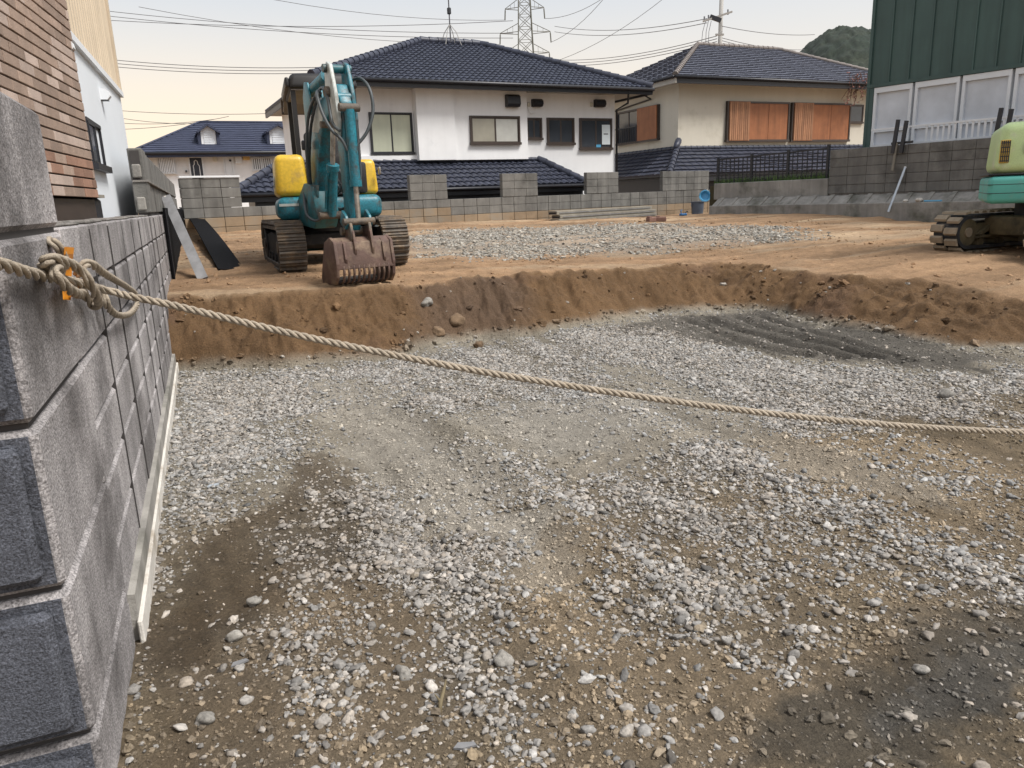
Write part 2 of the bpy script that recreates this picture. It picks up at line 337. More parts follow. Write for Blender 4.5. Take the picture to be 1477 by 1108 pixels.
def streaks(x,y,seed):
    a=x*_sd.x+y*_sd.y; b=-x*_sd.y+y*_sd.x+.25*fbm(x*.7,y*.7,seed+40,2)
    return fbm(a*.45,b*5.,seed,4,.6)
def height(x,y,fine=True):
    up=h_up(x,y)
    wx=x+.12*fbm(x*1.3,y*1.3,31,3); wy=y+.14*fbm(x*1.3,y*1.3,41,3)
    inb=inside(wx,wy,PITB); intp=inside(wx,wy,PITT)
    db=edist(wx,wy,PITB); dt=edist(wx,wy,PITT)
    t=np.where(inb,0,np.where(intp,db/(db+dt+1e-6),1)); t=np.where(inb&~intp,1,t)
    bank=np.where((t>0)&(t<1),1.,0.); e=4*t*(1-t)
    prof=np.where(t<1,np.clip(t*1.12,0,1)**.72,1.)
    z=up*prof
    z=z+.035*np.exp(-((t-1)**2)/.02)*bank*fbm(x*3,y*3,5,2)
    cl=fbm(x*5,y*5,61,4); z=z+e*(.075*cl+.10*(np.abs(fbm(x*2.6,y*2.6,63,3))-.25)+.045*np.abs(fbm(x*11,y*11,71,3))+.016*fbm(x*34,y*34,73,2))
    pit=1-t
    z=z+pit*(.028*fbm(x*1.4,y*1.4,1,3)+.012*fbm(x*7,y*7,2,3))+t*(.035*fbm(x*1.2,y*1.2,3,3)+.02*fbm(x*6,y*6,4,3)+.022*fbm(x*.5,y*3.4,111,3))
    # crumbled ridge along the foot of the bank
    z=z+.05*np.exp(-(db/.12)**2)*np.where(inb,1,0)*(fbm(x*6,y*6,9,3)*.5+.5)
    z=z+pit*(.014*streaks(x,y,301)*(1-np.exp(-(db/.4)**2)))+e*.05*fbm(x*9,y*2.2,75,3)
    for i,rt in enumerate(RUTS):
        d=edist(x,y,rt,False); s=.055 if i<4 else .13; a=.042 if i<4 else .03
        z=z-a*np.exp(-(d/s)**2)*pit+a*.6*np.exp(-((d-1.9*s)/(.7*s))**2)*pit
    if fine: z=z+.006*fbm(x*30,y*30,8,2)
    # beyond the lot's walls
    z=np.where((x<-.47)&(y>1.95),1.2,z)
    s=(x-FB.o.x)*FB.v.x+(y-FB.o.y)*FB.v.y; z=np.where(s>.12,-1.2,z)
    return z,t,e
def grow(a,b,step,k=1.12):
    out=[]; q=a
    while q<b: out.append(q); q+=step; step*=k
    return out
def axis(segs):
    o=[]
    for a,b,s in segs: o+=list(np.arange(a,b-s*.3,s))
    return o
gx=np.array([-2500,-800,-200,-60,-20,-8,-3,-1.2,-.6,-.5]+axis([(-.46,3.2,.0125),(3.2,7.6,.02)])+grow(7.6,3000,.03,1.045)+[3000])
gy=np.array([-1500,-300,-50,-10,-3,-1,0,.4]+axis([(.7,3.6,.0125),(3.6,8.6,.02),(8.6,13,.04),(13,22,.07)])+grow(22,3500,.1,1.12)+[3500])
GX,GY=np.meshgrid(gx,gy); xf,yf=GX.ravel(),GY.ravel()
gz,gt,ge=height(xf,yf)
near=(xf>-.6)&(xf<9)&(yf>.3)&(yf<9)
colr=np.empty((xf.size,3)); nlo=fbm(xf*.9,yf*.9,91,4); nmid=fbm(xf*4,yf*4,92,4); nhi=fbm(xf*24,yf*24,93,3)
wxg=xf+.30*fbm(xf*1.9,yf*1.9,95,5,.6); wyg=yf+.30*fbm(xf*1.9,yf*1.9,96,5,.6)
upc=np.array((.255,.163,.094))*(1+.18*nlo+.12*nmid)[:,None]; pale=sstep(.1,.5,fbm(xf*.5,yf*1.6,97,4))[:,None]
upc=upc*(1-pale*.5)+np.array((.36,.28,.19))*pale*.5
fur=fbm(xf*.5+.3*nlo,yf*3.4,111,4,.6); upc=upc*(1+.6*fur)[:,None]; wet=sstep(.1,.45,fbm(xf*.35,yf*.9,113,3))[:,None]; upc=upc*(1-.35*wet)+np.array((.17,.105,.06))*.35*wet
g_up=mask(wxg,wyg,UPG,.35); upc=upc*(1-.6*g_up[:,None])+np.array((.27,.25,.215))*.6*g_up[:,None]
fw_=sstep(2.4,4.2,yf+.5*nlo)[:,None]; pitc=(np.array((.18,.138,.088))*(1-fw_)+np.array((.235,.21,.168))*fw_)*(1+.14*nlo+.14*nmid)[:,None]
gden=np.zeros(xf.size); idx=np.where(near)[0]
xn,yn=wxg[idx],wyg[idx]; rag=.6*fbm(xf[idx]*7,yf[idx]*7,121,4,.65)+.6*fbm(xf[idx]*28,yf[idx]*28,123,3,.6)
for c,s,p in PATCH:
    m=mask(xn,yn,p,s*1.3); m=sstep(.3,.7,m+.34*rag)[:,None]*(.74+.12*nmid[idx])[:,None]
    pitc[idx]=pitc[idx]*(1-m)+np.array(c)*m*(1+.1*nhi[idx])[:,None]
for w,p in GRAV: gden[idx]=np.maximum(gden[idx],w*mask(xn,yn,p,.17))
stk=streaks(xf,yf,301)
pth=np.zeros(xf.size)
for q_ in (pz([(455,548),(560,548),(660,640),(780,760),(860,850),(790,860),(690,800),(590,730),(510,640)]),pz([(1000,560),(1100,600),(900,690),(760,690),(640,600),(700,590)]),pz([(860,520),(980,600),(1200,700),(1400,740),(1300,690),(1040,580),(930,520)])): pth[idx]=np.maximum(pth[idx],sstep(.3,.7,mask(xn,yn,q_,.16)+.25*rag))
gden=np.clip(gden*1.0+.12*near*(gt<.02),0,1)*np.clip(.8+.6*nmid+.9*stk,0.05,1.2)*(1-.82*pth)
pitc=pitc*(1-.45*pth[:,None])+np.array((.29,.265,.225))*.45*pth[:,None]; pitc=pitc*(1+.42*stk)[:,None]
gm=np.clip(gden*1.2,0,1)[:,None]*.75
pitc=pitc*(1-gm)+np.array((.125,.112,.09))*gm
bkc=np.array((.122,.073,.037))*(1+.22*nlo+.25*nmid)[:,None]  # brown cut earth, darkened further so the colour carries the bank's shade
red=sstep(.15,.5,fbm(xf*1.7,yf*1.7,99,3))[:,None]; bkc=bkc*(1-.4*red)+np.array((.10,.06,.042))*.4*red
rub=mask(wxg,wyg,pz([(600,505),(590,470),(640,420),(720,430),(780,480),(740,492)],.2),.12)[:,None]; bkc=bkc*(1-.6*rub)+np.array((.085,.06,.045))*.6*rub
tt=gt[:,None]; wb=sstep(.0,.14,tt)*(1-sstep(.8,1.,tt))
colr=pitc*(1-sstep(0,.3,tt))+upc*sstep(0,.3,tt); colr=colr*(1-wb)+bkc*wb
colr=np.clip(colr*1.12*(1+.12*nhi)[:,None],.01,.9)
nx,ny=len(gx),len(gy)
ii=(np.arange(ny-1)[:,None]*nx+np.arange(nx-1)[None,:]).ravel()
quads=np.c_[ii,ii+1,ii+1+nx,ii+nx].astype(np.int32)
me=bpy.data.meshes.new('ground'); me.vertices.add(xf.size); me.vertices.foreach_set('co',np.c_[xf,yf,gz].astype(np.float32).ravel())
me.loops.add(quads.size); me.loops.foreach_set('vertex_index',quads.ravel()); me.polygons.add(len(quads))
me.polygons.foreach_set('loop_start',np.arange(0,quads.size,4,dtype=np.int32)); me.update(calc_edges=True)
me.polygons.foreach_set('use_smooth',[True]*len(quads))
at=me.attributes.new('soil','FLOAT_COLOR','POINT'); at.data.foreach_set('color',np.c_[colr,np.ones(xf.size)].astype(np.float32).ravel())
gm_=bpy.data.materials.new('soil'); gm_.use_nodes=True; n=gm_.node_tree.nodes; L=gm_.node_tree.links; b=n['Principled BSDF']; b.inputs['Roughness'].default_value=.95; b.inputs['Specular IOR Level'].default_value=.25
a=n.new('ShaderNodeAttribute'); a.attribute_name='soil'; geo=n.new('ShaderNodeNewGeometry')
def tn(sc,det,rg=.7):
    t=n.new('ShaderNodeTexNoise'); t.inputs['Scale'].default_value=sc; t.inputs['Detail'].default_value=det; t.inputs['Roughness'].default_value=rg; L.new(geo.outputs['Position'],t.inputs['Vector']); return t.outputs['Fac']
def mr(s,a0,a1,b0,b1):
    r=n.new('ShaderNodeMapRange'); r.inputs[1].default_value=a0; r.inputs[2].default_value=a1; r.inputs[3].default_value=b0; r.inputs[4].default_value=b1; L.new(s,r.inputs[0]); return r.outputs[0]
f1=mr(tn(85,9,.78),.3,.7,.55,1.5); f2=mr(tn(11,6),.3,.7,.84,1.16)
q=n.new('ShaderNodeMath'); q.operation='MULTIPLY'; L.new(f1,q.inputs[0]); L.new(f2,q.inputs[1])
sc=n.new('ShaderNodeVectorMath'); sc.operation='SCALE'; L.new(a.outputs['Color'],sc.inputs[0]); L.new(q.outputs[0],sc.inputs['Scale']); L.new(sc.outputs[0],b.inputs['Base Color'])
bp=n.new('ShaderNodeBump'); bp.inputs['Strength'].default_value=1.; bp.inputs['Distance'].default_value=.025; L.new(tn(60,10,.75),bp.inputs['Height']); L.new(bp.outputs[0],b.inputs['Normal'])
me.materials.append(gm_)
ground=link('ground',me); tag(ground,kind='structure')
ZG=gz.reshape(ny,nx); TG=gt.reshape(ny,nx); DG=gden.reshape(ny,nx); CG=colr.reshape(ny,nx,3)
def samp(A,x,y):
    i=np.clip(np.searchsorted(gx,x)-1,0,nx-2); j=np.clip(np.searchsorted(gy,y)-1,0,ny-2)
    fx=(x-gx[i])/(gx[i+1]-gx[i]); fy=(y-gy[j])/(gy[j+1]-gy[j])
    if A.ndim==3: fx=fx[:,None]; fy=fy[:,None]
    return (A[j,i]*(1-fx)+A[j,i+1]*fx)*(1-fy)+(A[j+1,i]*(1-fx)+A[j+1,i+1]*fx)*fy
def gh(x,y): return float(samp(ZG,np.array([float(x)]),np.array([float(y)]))[0])
# ---------------------------------------------------------------- stones: instanced pebbles, one object per kind of cover
def stone_material(name):
    m=bpy.data.materials.new(name); m.use_nodes=True; n=m.node_tree.nodes; L=m.node_tree.links; b=n['Principled BSDF']; b.inputs['Roughness'].default_value=.88; b.inputs['Specular IOR Level'].default_value=.3
    a=n.new('ShaderNodeAttribute'); a.attribute_type='INSTANCER'; a.attribute_name='tone'
    tc=n.new('ShaderNodeNewGeometry'); t=n.new('ShaderNodeTexNoise'); t.inputs['Scale'].default_value=90; t.inputs['Detail'].default_value=5; L.new(tc.outputs['Position'],t.inputs['Vector'])
    r=n.new('ShaderNodeMapRange'); r.inputs[1].default_value=.3; r.inputs[2].default_value=.7; r.inputs[3].default_value=.72; r.inputs[4].default_value=1.25; L.new(t.outputs['Fac'],r.inputs[0])
    s=n.new('ShaderNodeVectorMath'); s.operation='SCALE'; L.new(a.outputs['Color'],s.inputs[0]); L.new(r.outputs[0],s.inputs['Scale']); L.new(s.outputs[0],b.inputs['Base Color'])
    bp=n.new('ShaderNodeBump'); bp.inputs['Strength'].default_value=.35; bp.inputs['Distance'].default_value=.01; L.new(t.outputs['Fac'],bp.inputs['Height']); L.new(bp.outputs[0],b.inputs['Normal'])
    return m
def stone_nodes(name, mat, sub, smooth=True):
    g=bpy.data.node_groups.new(name,'GeometryNodeTree')
    g.interface.new_socket('Geometry',in_out='INPUT',socket_type='NodeSocketGeometry'); g.interface.new_socket('Geometry',in_out='OUTPUT',socket_type='NodeSocketGeometry')
    N=g.nodes; K=g.links; i=N.new('NodeGroupInput'); o=N.new('NodeGroupOutput')
    g2=N.new('GeometryNodeGeometryToInstance')
    for k in range(6):
        ico=N.new('GeometryNodeMeshIcoSphere'); ico.inputs['Radius'].default_value=.5; ico.inputs['Subdivisions'].default_value=sub
        sp=N.new('GeometryNodeSetPosition'); nz=N.new('ShaderNodeTexNoise'); nz.inputs['Scale'].default_value=2.3; nz.inputs['Detail'].default_value=3
        ps=N.new('GeometryNodeInputPosition'); ad=N.new('ShaderNodeVectorMath'); ad.operation='ADD'; ad.inputs[1].default_value=(7.3*k,3.1*k,1.7*k)
        K.new(ps.outputs[0],ad.inputs[0]); K.new(ad.outputs[0],nz.inputs['Vector'])
        sb=N.new('ShaderNodeVectorMath'); sb.operation='SUBTRACT'; sb.inputs[1].default_value=(.5,.5,.5); K.new(nz.outputs['Color'],sb.inputs[0])
        ml=N.new('ShaderNodeVectorMath'); ml.operation='SCALE'; ml.inputs['Scale'].default_value=1.15; K.new(sb.outputs[0],ml.inputs[0])
        K.new(ico.outputs['Mesh'],sp.inputs['Geometry']); K.new(ml.outputs[0],sp.inputs['Offset'])
        ss=N.new('GeometryNodeSetShadeSmooth'); ss.inputs['Shade Smooth'].default_value=smooth; K.new(sp.outputs[0],ss.inputs[0])
        sm=N.new('GeometryNodeSetMaterial'); sm.inputs['Material'].default_value=mat; K.new(ss.outputs[0],sm.inputs[0])
        K.new(sm.outputs[0],g2.inputs[0])
    io=N.new('GeometryNodeInstanceOnPoints'); io.inputs['Pick Instance'].default_value=True
    def attr(nm,ty):
        q=N.new('GeometryNodeInputNamedAttribute'); q.data_type=ty; q.inputs['Name'].default_value=nm; return q.outputs[0]
    K.new(i.outputs[0],io.inputs['Points']); K.new(g2.outputs[0],io.inputs['Instance'])
    K.new(attr('kindno','INT'),io.inputs['Instance Index']); K.new(attr('turn','FLOAT_VECTOR'),io.inputs['Rotation']); K.new(attr('size','FLOAT_VECTOR'),io.inputs['Scale'])
    K.new(io.outputs[0],o.inputs[0]); return g
def scatter(name,label,cat,x,y,z,size,tone,group,flat=.62):
    nn=len(x); me=bpy.data.meshes.new(name); me.vertices.add(nn); me.vertices.foreach_set('co',np.c_[x,y,z].astype(np.float32).ravel())
    def put(nm,ty,key,a): q=me.attributes.new(nm,ty,'POINT'); q.data.foreach_set(key,a.ravel())
    rot=RNG.normal(0,.28,(nn,3)); rot[:,2]=RNG.uniform(0,6.28,nn)
    sz=np.c_[size*RNG.uniform(.9,1.45,nn),size*RNG.uniform(.7,1.05,nn),size*RNG.uniform(flat-.17,flat+.2,nn)]
    put('kindno','INT','value',RNG.integers(0,6,nn).astype(np.int32)); put('turn','FLOAT_VECTOR','vector',rot.astype(np.float32)); put('size','FLOAT_VECTOR','vector',sz.astype(np.float32))
    put('tone','FLOAT_COLOR','color',np.c_[tone,np.ones(nn)].astype(np.float32))
    o=link(name,me); md=o.modifiers.new('stones','NODES'); md.node_group=group; tag(o,label,cat,kind='stuff'); return o
smat=stone_material('pebble_stone'); SG2=stone_nodes('pebbles_near',smat,2); SG1=stone_nodes('pebbles_far',smat,2,False); 
def tones(n,base,spread,warm=None):
    v=np.clip(RNG.normal(1,spread,n),.35,1.7)[:,None]; c=np.array(base)*v; w=RNG.uniform(0,1,n)[:,None]**2
    c=c*(1-w*.45)+np.array((.30,.235,.165))*v*w*.45
    if warm is not None: c=c*(1-warm)+np.array((.27,.205,.14))*v*warm
    return c
# pale gravel of the pit floor
nc=1150000; x=RNG.uniform(-.36,7.6,nc); y=RNG.uniform(.85,7.8,nc)
d=samp(DG,x,y); t=samp(TG,x,y); d=d*(.25+.75*sstep(.06,.2,samp(CG,x,y).mean(1)))
keep=(RNG.uniform(0,1,nc)<np.clip(d,0,1)**1.35*.85)&(t<.02)&(x<y*1.75+1.0)
x,y,d=x[keep],y[keep],d[keep]; nn=len(x); sz=np.clip(RNG.lognormal(math.log(.0108),.5,nn),.0045,.036)
soil=samp(CG,x,y); dk=np.clip(1-soil.mean(1)/.2,0,1)[:,None]
scatter('gravel','pale grey pebbles lying in drifts over the pit floor','gravel',x,y,samp(ZG,x,y)+sz*.12,sz,tones(nn,(.275,.283,.285),.29,.12+.55*dk),SG2)
# stray stones and grit over all the bare soil of the pit
nc=260000; x=RNG.uniform(-.36,7.,nc); y=.85+6.6*RNG.uniform(0,1,nc)**1.7; t=samp(TG,x,y); keep=(t<.05)&(x<y*1.75+1.0)&(RNG.uniform(0,1,nc)<.35+.65*sstep(-.2,.4,fbm(x*2,y*2,77,3)))
keep&=RNG.uniform(0,1,nc)<.3+.7*sstep(.06,.2,samp(CG,x,y).mean(1))
x,y=x[keep],y[keep]; nn=len(x); sz=np.clip(RNG.lognormal(math.log(.0062),.55,nn),.003,.034); soil=samp(CG,x,y)
scatter('grit','scattered brown and grey grit on bare soil of the pit','grit',x,y,samp(ZG,x,y)+sz*.1,sz,np.clip(soil*RNG.uniform(.6,1.45,(nn,1))+RNG.uniform(0,.03,(nn,1)),.03,.6),SG1)
# upper grey gravel patch
mnx=min(p[0] for p in UPG); mxx=max(p[0] for p in UPG); mny=min(p[1] for p in UPG); mxy=max(p[1] for p in UPG)
nc=60000; x=RNG.uniform(mnx-.5,mxx+.5,nc); y=RNG.uniform(mny-.5,mxy+.5,nc); m=mask(x+.3*fbm(x,y,5,3),y+.3*fbm(x,y,6,3),UPG,.4); keep=RNG.uniform(0,1,nc)<m*np.clip(.5+1.1*fbm(x*1.3,y*2.2,7,3),.06,.85)
x,y=x[keep],y[keep]; nn=len(x); sz=np.clip(RNG.lognormal(math.log(.026),.45,nn),.01,.07)
scatter('upper_gravel','thin grey gravel spread on the upper ground before the back wall','gravel',x,y,samp(ZG,x,y)+sz*.1,sz,tones(nn,(.3,.285,.255),.28),SG1)
# clods and stones of the cut bank and along its foot
nc=26000; x=RNG.uniform(-.36,7.8,nc); y=RNG.uniform(3.4,8.6,nc); t=samp(TG,x,y); keep=(t>.01)&(t<.9)&(RNG.uniform(0,1,nc)<.05+.35*sstep(.1,.5,fbm(x*2.4,y*2.4,55,3))+.6*(t<.12))
x,y=x[keep],y[keep]; nn=len(x); sz=np.clip(RNG.lognormal(math.log(.022),.55,nn),.008,.11); soil=samp(CG,x,y)
tn_=soil*RNG.uniform(.5,1.35,(nn,1)); pl=RNG.uniform(0,1,nn)<.12; tn_[pl]=np.array((.33,.3,.26))
scatter('bank_rubble','earth clods and stones stuck in the brown cut bank','rubble',x,y,samp(ZG,x,y)+sz*.1,sz,np.clip(tn_,.02,.6),SG1,.8)
# clods on the upper ground
nc=16000; x=RNG.uniform(-.3,12.,nc); y=RNG.uniform(5,16,nc); t=samp(TG,x,y); keep=(t>.98)&(RNG.uniform(0,1,nc)<.08+.5*sstep(.0,.5,fbm(x*1.2,y*1.2,15,3)))&(((x-RW_O[0])*FR.v.x+(y-RW_O[1])*FR.v.y)<-.5)
x,y=x[keep],y[keep]; nn=len(x); sz=np.clip(RNG.lognormal(math.log(.02),.5,nn),.008,.08); soil=samp(CG,x,y)
scatter('upper_clods','small crumbs of tan earth on the upper ground','clods',x,y,samp(ZG,x,y)+sz*.1,sz,np.clip(soil*RNG.uniform(.75,1.35,(nn,1)),.02,.6),SG1)
# ================================================================ walls
def blockmesh(name,l,h,d,mat,bv=.008):
    return MB().bbox(0,l,0,d,0,h,bv).build(name,mat).data
def drop(o): bpy.data.objects.remove(o)
_cache={}
def block(parent,u,y,z,l,h,d,mat,bv=.008,name='block'):
    k=(round(l,3),round(h,3),round(d,3),mat.name,bv)
    if k not in _cache:
        o=MB().bbox(0,l,0,d,0,h,bv).build(name,mat); _cache[k]=o.data; drop(o)
    return link(name,_cache[k],parent,(u,y,z))
# ---- left wall of long blocks, its end column and the thinner wall above
FL=Frame((-.3745,0.),0.)
lw=fthing('block_wall','long grey granite-faced block wall along the left edge of the pit','wall',FL)
ZT=1.35; js=[1.152,.952,.752,.552,.352,.152,-.05]
V=[1.9038+.6002*i for i in range(0,27)]
g=.006
for i in range(1,26):
    a,b_=V[i],V[i+1]
    zs=[ZT]+js
    lim = 8 if a<7.4 else 4
    for k in range(min(len(zs)-1,lim)):
        if a>7.4 and zs[k]<.55: continue
        block(lw,a+g,.004*((i*7+k*3)%3-1)*.5,zs[k+1]+g,b_-a-g*1.6,zs[k]-zs[k+1]-g*1.6,.13,M['block'],.011 if k else .006)
MB().box(V[1]+.01,V[26]-.01,.02,.125,-.2,ZT-.012).build('mortar_core',M['mortar'],lw)
jt=MB().box(-.004,.004,-.0025,.03,.155,ZT-.02).build('mortar_joint',M['joint'],lw); jt.location=(V[2]+.003,0,0)
for i in range(3,14): link('mortar_joint',jt.data,lw,(V[i]+.003,0,0))
# broken mortar bed left on top of the wall
mb=MB(); q=V[1]+.02
while q<7.1:
    l=random.uniform(.08,.3); w0=random.uniform(.004,.06); hh=random.uniform(.002,.012); mb.bbox(q,q+l,w0,random.uniform(.09,.125),ZT-.004,ZT+hh,.005); q+=l+random.uniform(.0,.05)
mb.build('mortar_bed',M['mortar'],lw)
# concrete footing: step with a pale skirt
mb=MB(); mb.prism([(-.022,.165),(.05,.175),(.05,-.3),(-.022,-.3)],'x',2.53,7.9); mb.build('footing',M['concrete'],lw)
mb=MB(); q=2.5
while q<7.8:
    l=random.uniform(.5,.9); mb.bbox(q,q+l-.003,-.032-random.uniform(0,.006),-.018,-.3,.085+random.uniform(-.004,.006),.004); q+=l
mb.build('skirt',M['footing'],lw)
# end column: tall rusticated blocks
YE=1.75
for k,(z0,z1) in enumerate([(1.35,1.66),(.965,1.335),(.592,.95),(.222,.578),(-.15,.208)]):
    y0=YE if k else 1.62; bl=MB()
    bl.bbox(y0,V[1]-.004,-.004 if k else .0,.3,z0,z1,.012)
    o=bl.build('end_block',M['block'],lw)
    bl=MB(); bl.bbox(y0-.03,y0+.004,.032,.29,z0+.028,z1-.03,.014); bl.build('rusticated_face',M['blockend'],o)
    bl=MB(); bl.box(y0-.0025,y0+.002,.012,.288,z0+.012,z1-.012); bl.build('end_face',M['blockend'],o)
MB().box(YE+.02,V[1]-.02,.012,.28,-.2,1.36).build('joint_core',M['joint'],lw)
# upper thin wall
ft=Frame((-.3745,0.),0.)
uw=fthing('upper_block_wall','thin dark weathered block wall standing on the far end of the granite wall','wall',ft)
y0=7.15
for k,(z0,z1) in enumerate([(1.375,1.625),(1.64,1.9)]):
    for i in range(24):
        a=y0+.4*i+(0 if k==0 else .02); st=.0 if i<1 else .012
        if a>16.6: break
        block(uw,a,st+.003*((i*5+k)%3),z0,.392,z1-z0-.008 if i else z1-z0,.115,M['gblock'],.007)
    # hollow cells seen in the first block's end
    bl=MB(); bl.bbox(y0-.02,y0+.004,.03,.1,z0+.02,z0+.13,.01); bl.build('cell_plug',M['concrete'],uw)
MB().box(y0+.01,16.5,.03,.1,1.34,1.88).build('mortar_core',M['joint'],uw)
mb=MB(); q=y0-.01
while q<12: l=random.uniform(.05,.2); mb.bbox(q,q+l,-.012,.11,1.623,1.643,.004); q+=l+random.uniform(0,.05)
mb.build('mortar_bed',M['mortar'],uw)
# ---- back wall
bw=fthing('back_block_wall','grey concrete block wall with taller piers across the back of the lot','wall',FB)
uR=FB.hit(1024,280)[0]; uL=-.3
piers=[(FB.rect(590,253,646,288)[:2]),(FB.rect(724,251,776,285)[:2]),(FB.rect(846,250,892,280)[:2]),(FB.rect(956,248,1022,280)[:2])]
uA=FB.hit(338,300)[0]
zlow=1.42; hc=.2
nrow=5
def zb(u): return 1.22-.016*u            # top of the mud-stained courses
for k in range(9):                       # from below the ground up
    z0=.42+hc*k
    i=0; u=uL
    while u<uR-.05:
        l=min(.392,uR-u-.004); um=u+l/2
        top = z0+hc
        ok = top<=zlow+.01
        ok2 = (u<uA) and top<2.06
        if ok or ok2:
            if top>.72-.0*um: block(bw,u,.004*((i*5+k*3)%3),z0,l,hc-.008,.12,M['gblockmud'] if top<zb(um)+.1 else M['gblock'],.006)
        u+=.4; i+=1
for a,b_ in piers:
    n_=max(2,round((b_-a)/.4)); l=(b_-a)/n_
    for k in range(3):
        for i in range(n_): block(bw,a+l*i,-.006+.003*((i+k)%2),zlow+.004+.2*k,l-.003,.192,.13,M['gblock'],.006)
MB().box(uL+.02,uR-.02,.03,.1,.3,zlow-.02).build('mortar_core',M['mortar'],bw)
mb=MB()
for a,b_ in piers: mb.box(a+.02,b_-.02,.03,.1,zlow-.03,zlow+.58)
mb.box(uL+.02,uA-.05,.03,.1,zlow-.03,2.0); mb.build('pier_core',M['mortar'],bw)
# ---- right retaining wall: blocks over a ribbed concrete base and a kerb
rw=fthing('retaining_wall','grey stained block wall on a ribbed concrete base at the right','wall',FR)
u0=FR.hit(1197,230)[0]; zt=2.2; zrib=1.14; uk=FR.hit(1026,295)[0]
for k in range(5):
    z0=zt-(k+1)*.2
    for i in range(22): block(rw,u0+.45*i,.003*((i*3+k*5)%3),z0,.444,.193,.14,M['gblock'],.006)
MB().box(u0+.02,u0+9.8,.03,.13,zrib-.1,zt-.02).build('mortar_core',M['mortar'],rw)
mb=MB(); mb.prism([(-.30,.98),(-.02,1.16),(.2,1.16),(.2,.4),(-.3,.4)],'x',uk+.25,u0+10.2); mb.build('ribbed_base',M['concrete'],rw)
i=0; u=uk+.35
while u<u0+10:
    mb=MB(); mb.prism([(-.335,.975),(-.03,1.185),(-.02,1.15),(-.29,.965)],'x',u,u+.1); mb.build('rib',M['concrete'],rw); u+=.45
mb=MB(); mb.bbox(uk+.25,u0+10.2,-.42,-.25,.3,.985,.015); kerb=mb.build('kerb',M['concrete'],rw)
mb=MB(); mb.bbox(uk+.05,u0-.02,.02,.3,1.13,1.56,.015); mb.build('low_parapet',M['concrete'],rw)
# ---- posts clamped to the right wall, handrail behind it
def post_pair(px0,py0,px1,py1,label):
    a=FR.hit(px0,py0,-.06); t=thing('clamped_posts',label,'posts',FR.o,FR.rz,'posts clamped to the right wall')
    for s,(dx,dz) in enumerate(((-.10,.0),(.08,-.04))):
        u=a[0]+dx; MB().bar((u-.03,-.05,zt-.18),(u+.03,-.045,a[1]+dz),.07,.06).build('post',M['dark'],t)
    MB().bar((a[0]-.2,.0,zt+.03),(a[0]+.26,.0,zt+.035),.04,.05).build('clamp',M['dark'],t)
    return t
post_pair(1300,172,1300,240,'pair of black posts clamped to the wall top, left of the two pairs')
post_pair(1450,155,1450,200,'pair of black posts clamped to the wall beside the lime excavator')
p=FR.hit(1287,246,-.05); q_=FR.hit(1293,206,-.05)
tag(MB().bar((0,0,0),(q_[0]-p[0],.02,q_[1]-p[1]),.05,.03).build('timber_stake',M['board']),'thin pale timber stake tied to the black posts on the wall','stake')
st=bpy.data.objects['timber_stake']; st.location=FR.o+FR.u*p[0]-FR.v*.05+Vector((0,0,p[1])); st.rotation_euler=(0,0,FR.rz)
a=hitp(1281,306,FR.o-FR.v*.5,FR.v); c=hitp(1306,241,FR.o-FR.v*.03,FR.v)
lp=thing('leaning_pole','thin pale blue metal pole leaning against the block wall','pole',a); MB().cyl((0,0,0),c-a,.024,10).build('pole_tube',M['pole'],lp); MB().cyl((c-a)*.985,(c-a)*1.0,.028,10).build('end_cap',M['whitefr'],lp)
for (px,py,s,lab) in ((1325,296,.1,'white lump of rubble on the kerb right of the leaning pole'),(1306,293,.07,'small pale stone on the kerb at the foot of the leaning pole')):
    pp=hitp(px,py,FR.o-FR.v*.34,FR.v); mb=MB(); mb.bbox(-s,s,-s*.6,s*.6,0,s*.8,s*.3); o=mb.build('rubble_lump',M['footing']); o.location=(pp.x,pp.y,.985); o.rotation_euler=(0,0,.4); tag(o,lab,'rubble')
pp=hitp(1345,297,FR.o-FR.v*.34,FR.v); o=MB().bbox(-.17,.17,-.04,.04,0,.03,.01).build('blue_scrap',M['bluepl']); o.location=(pp.x,pp.y,.986); o.rotation_euler=(0,0,FR.rz+.1); tag(o,'flat pale blue plastic scrap lying on the kerb','scrap')
# white handrail along the top of the wall
hr=fthing('handrail','white metal handrail with upright bars behind the right block wall','railing',FR)
ua=FR.hit(1256,190,.35)[0]; ub=u0+9.6
MB().box(ua,ub,.36,.40,zt+.36,zt+.40).build('top_rail',M['whitefr'],hr); MB().box(ua,ub,.36,.39,zt+.02,zt+.05).build('bottom_rail',M['whitefr'],hr)
me_=MB().box(0,.045,.372,.384,zt+.05,zt+.36).build('bar',M['whitefr'],hr); u=ua+1.2; first=True
while u<ub:
    if first: me_.location=(u,0,0); first=False
    else: link('bar',me_.data,hr,(u,0,0))
    u+=.115
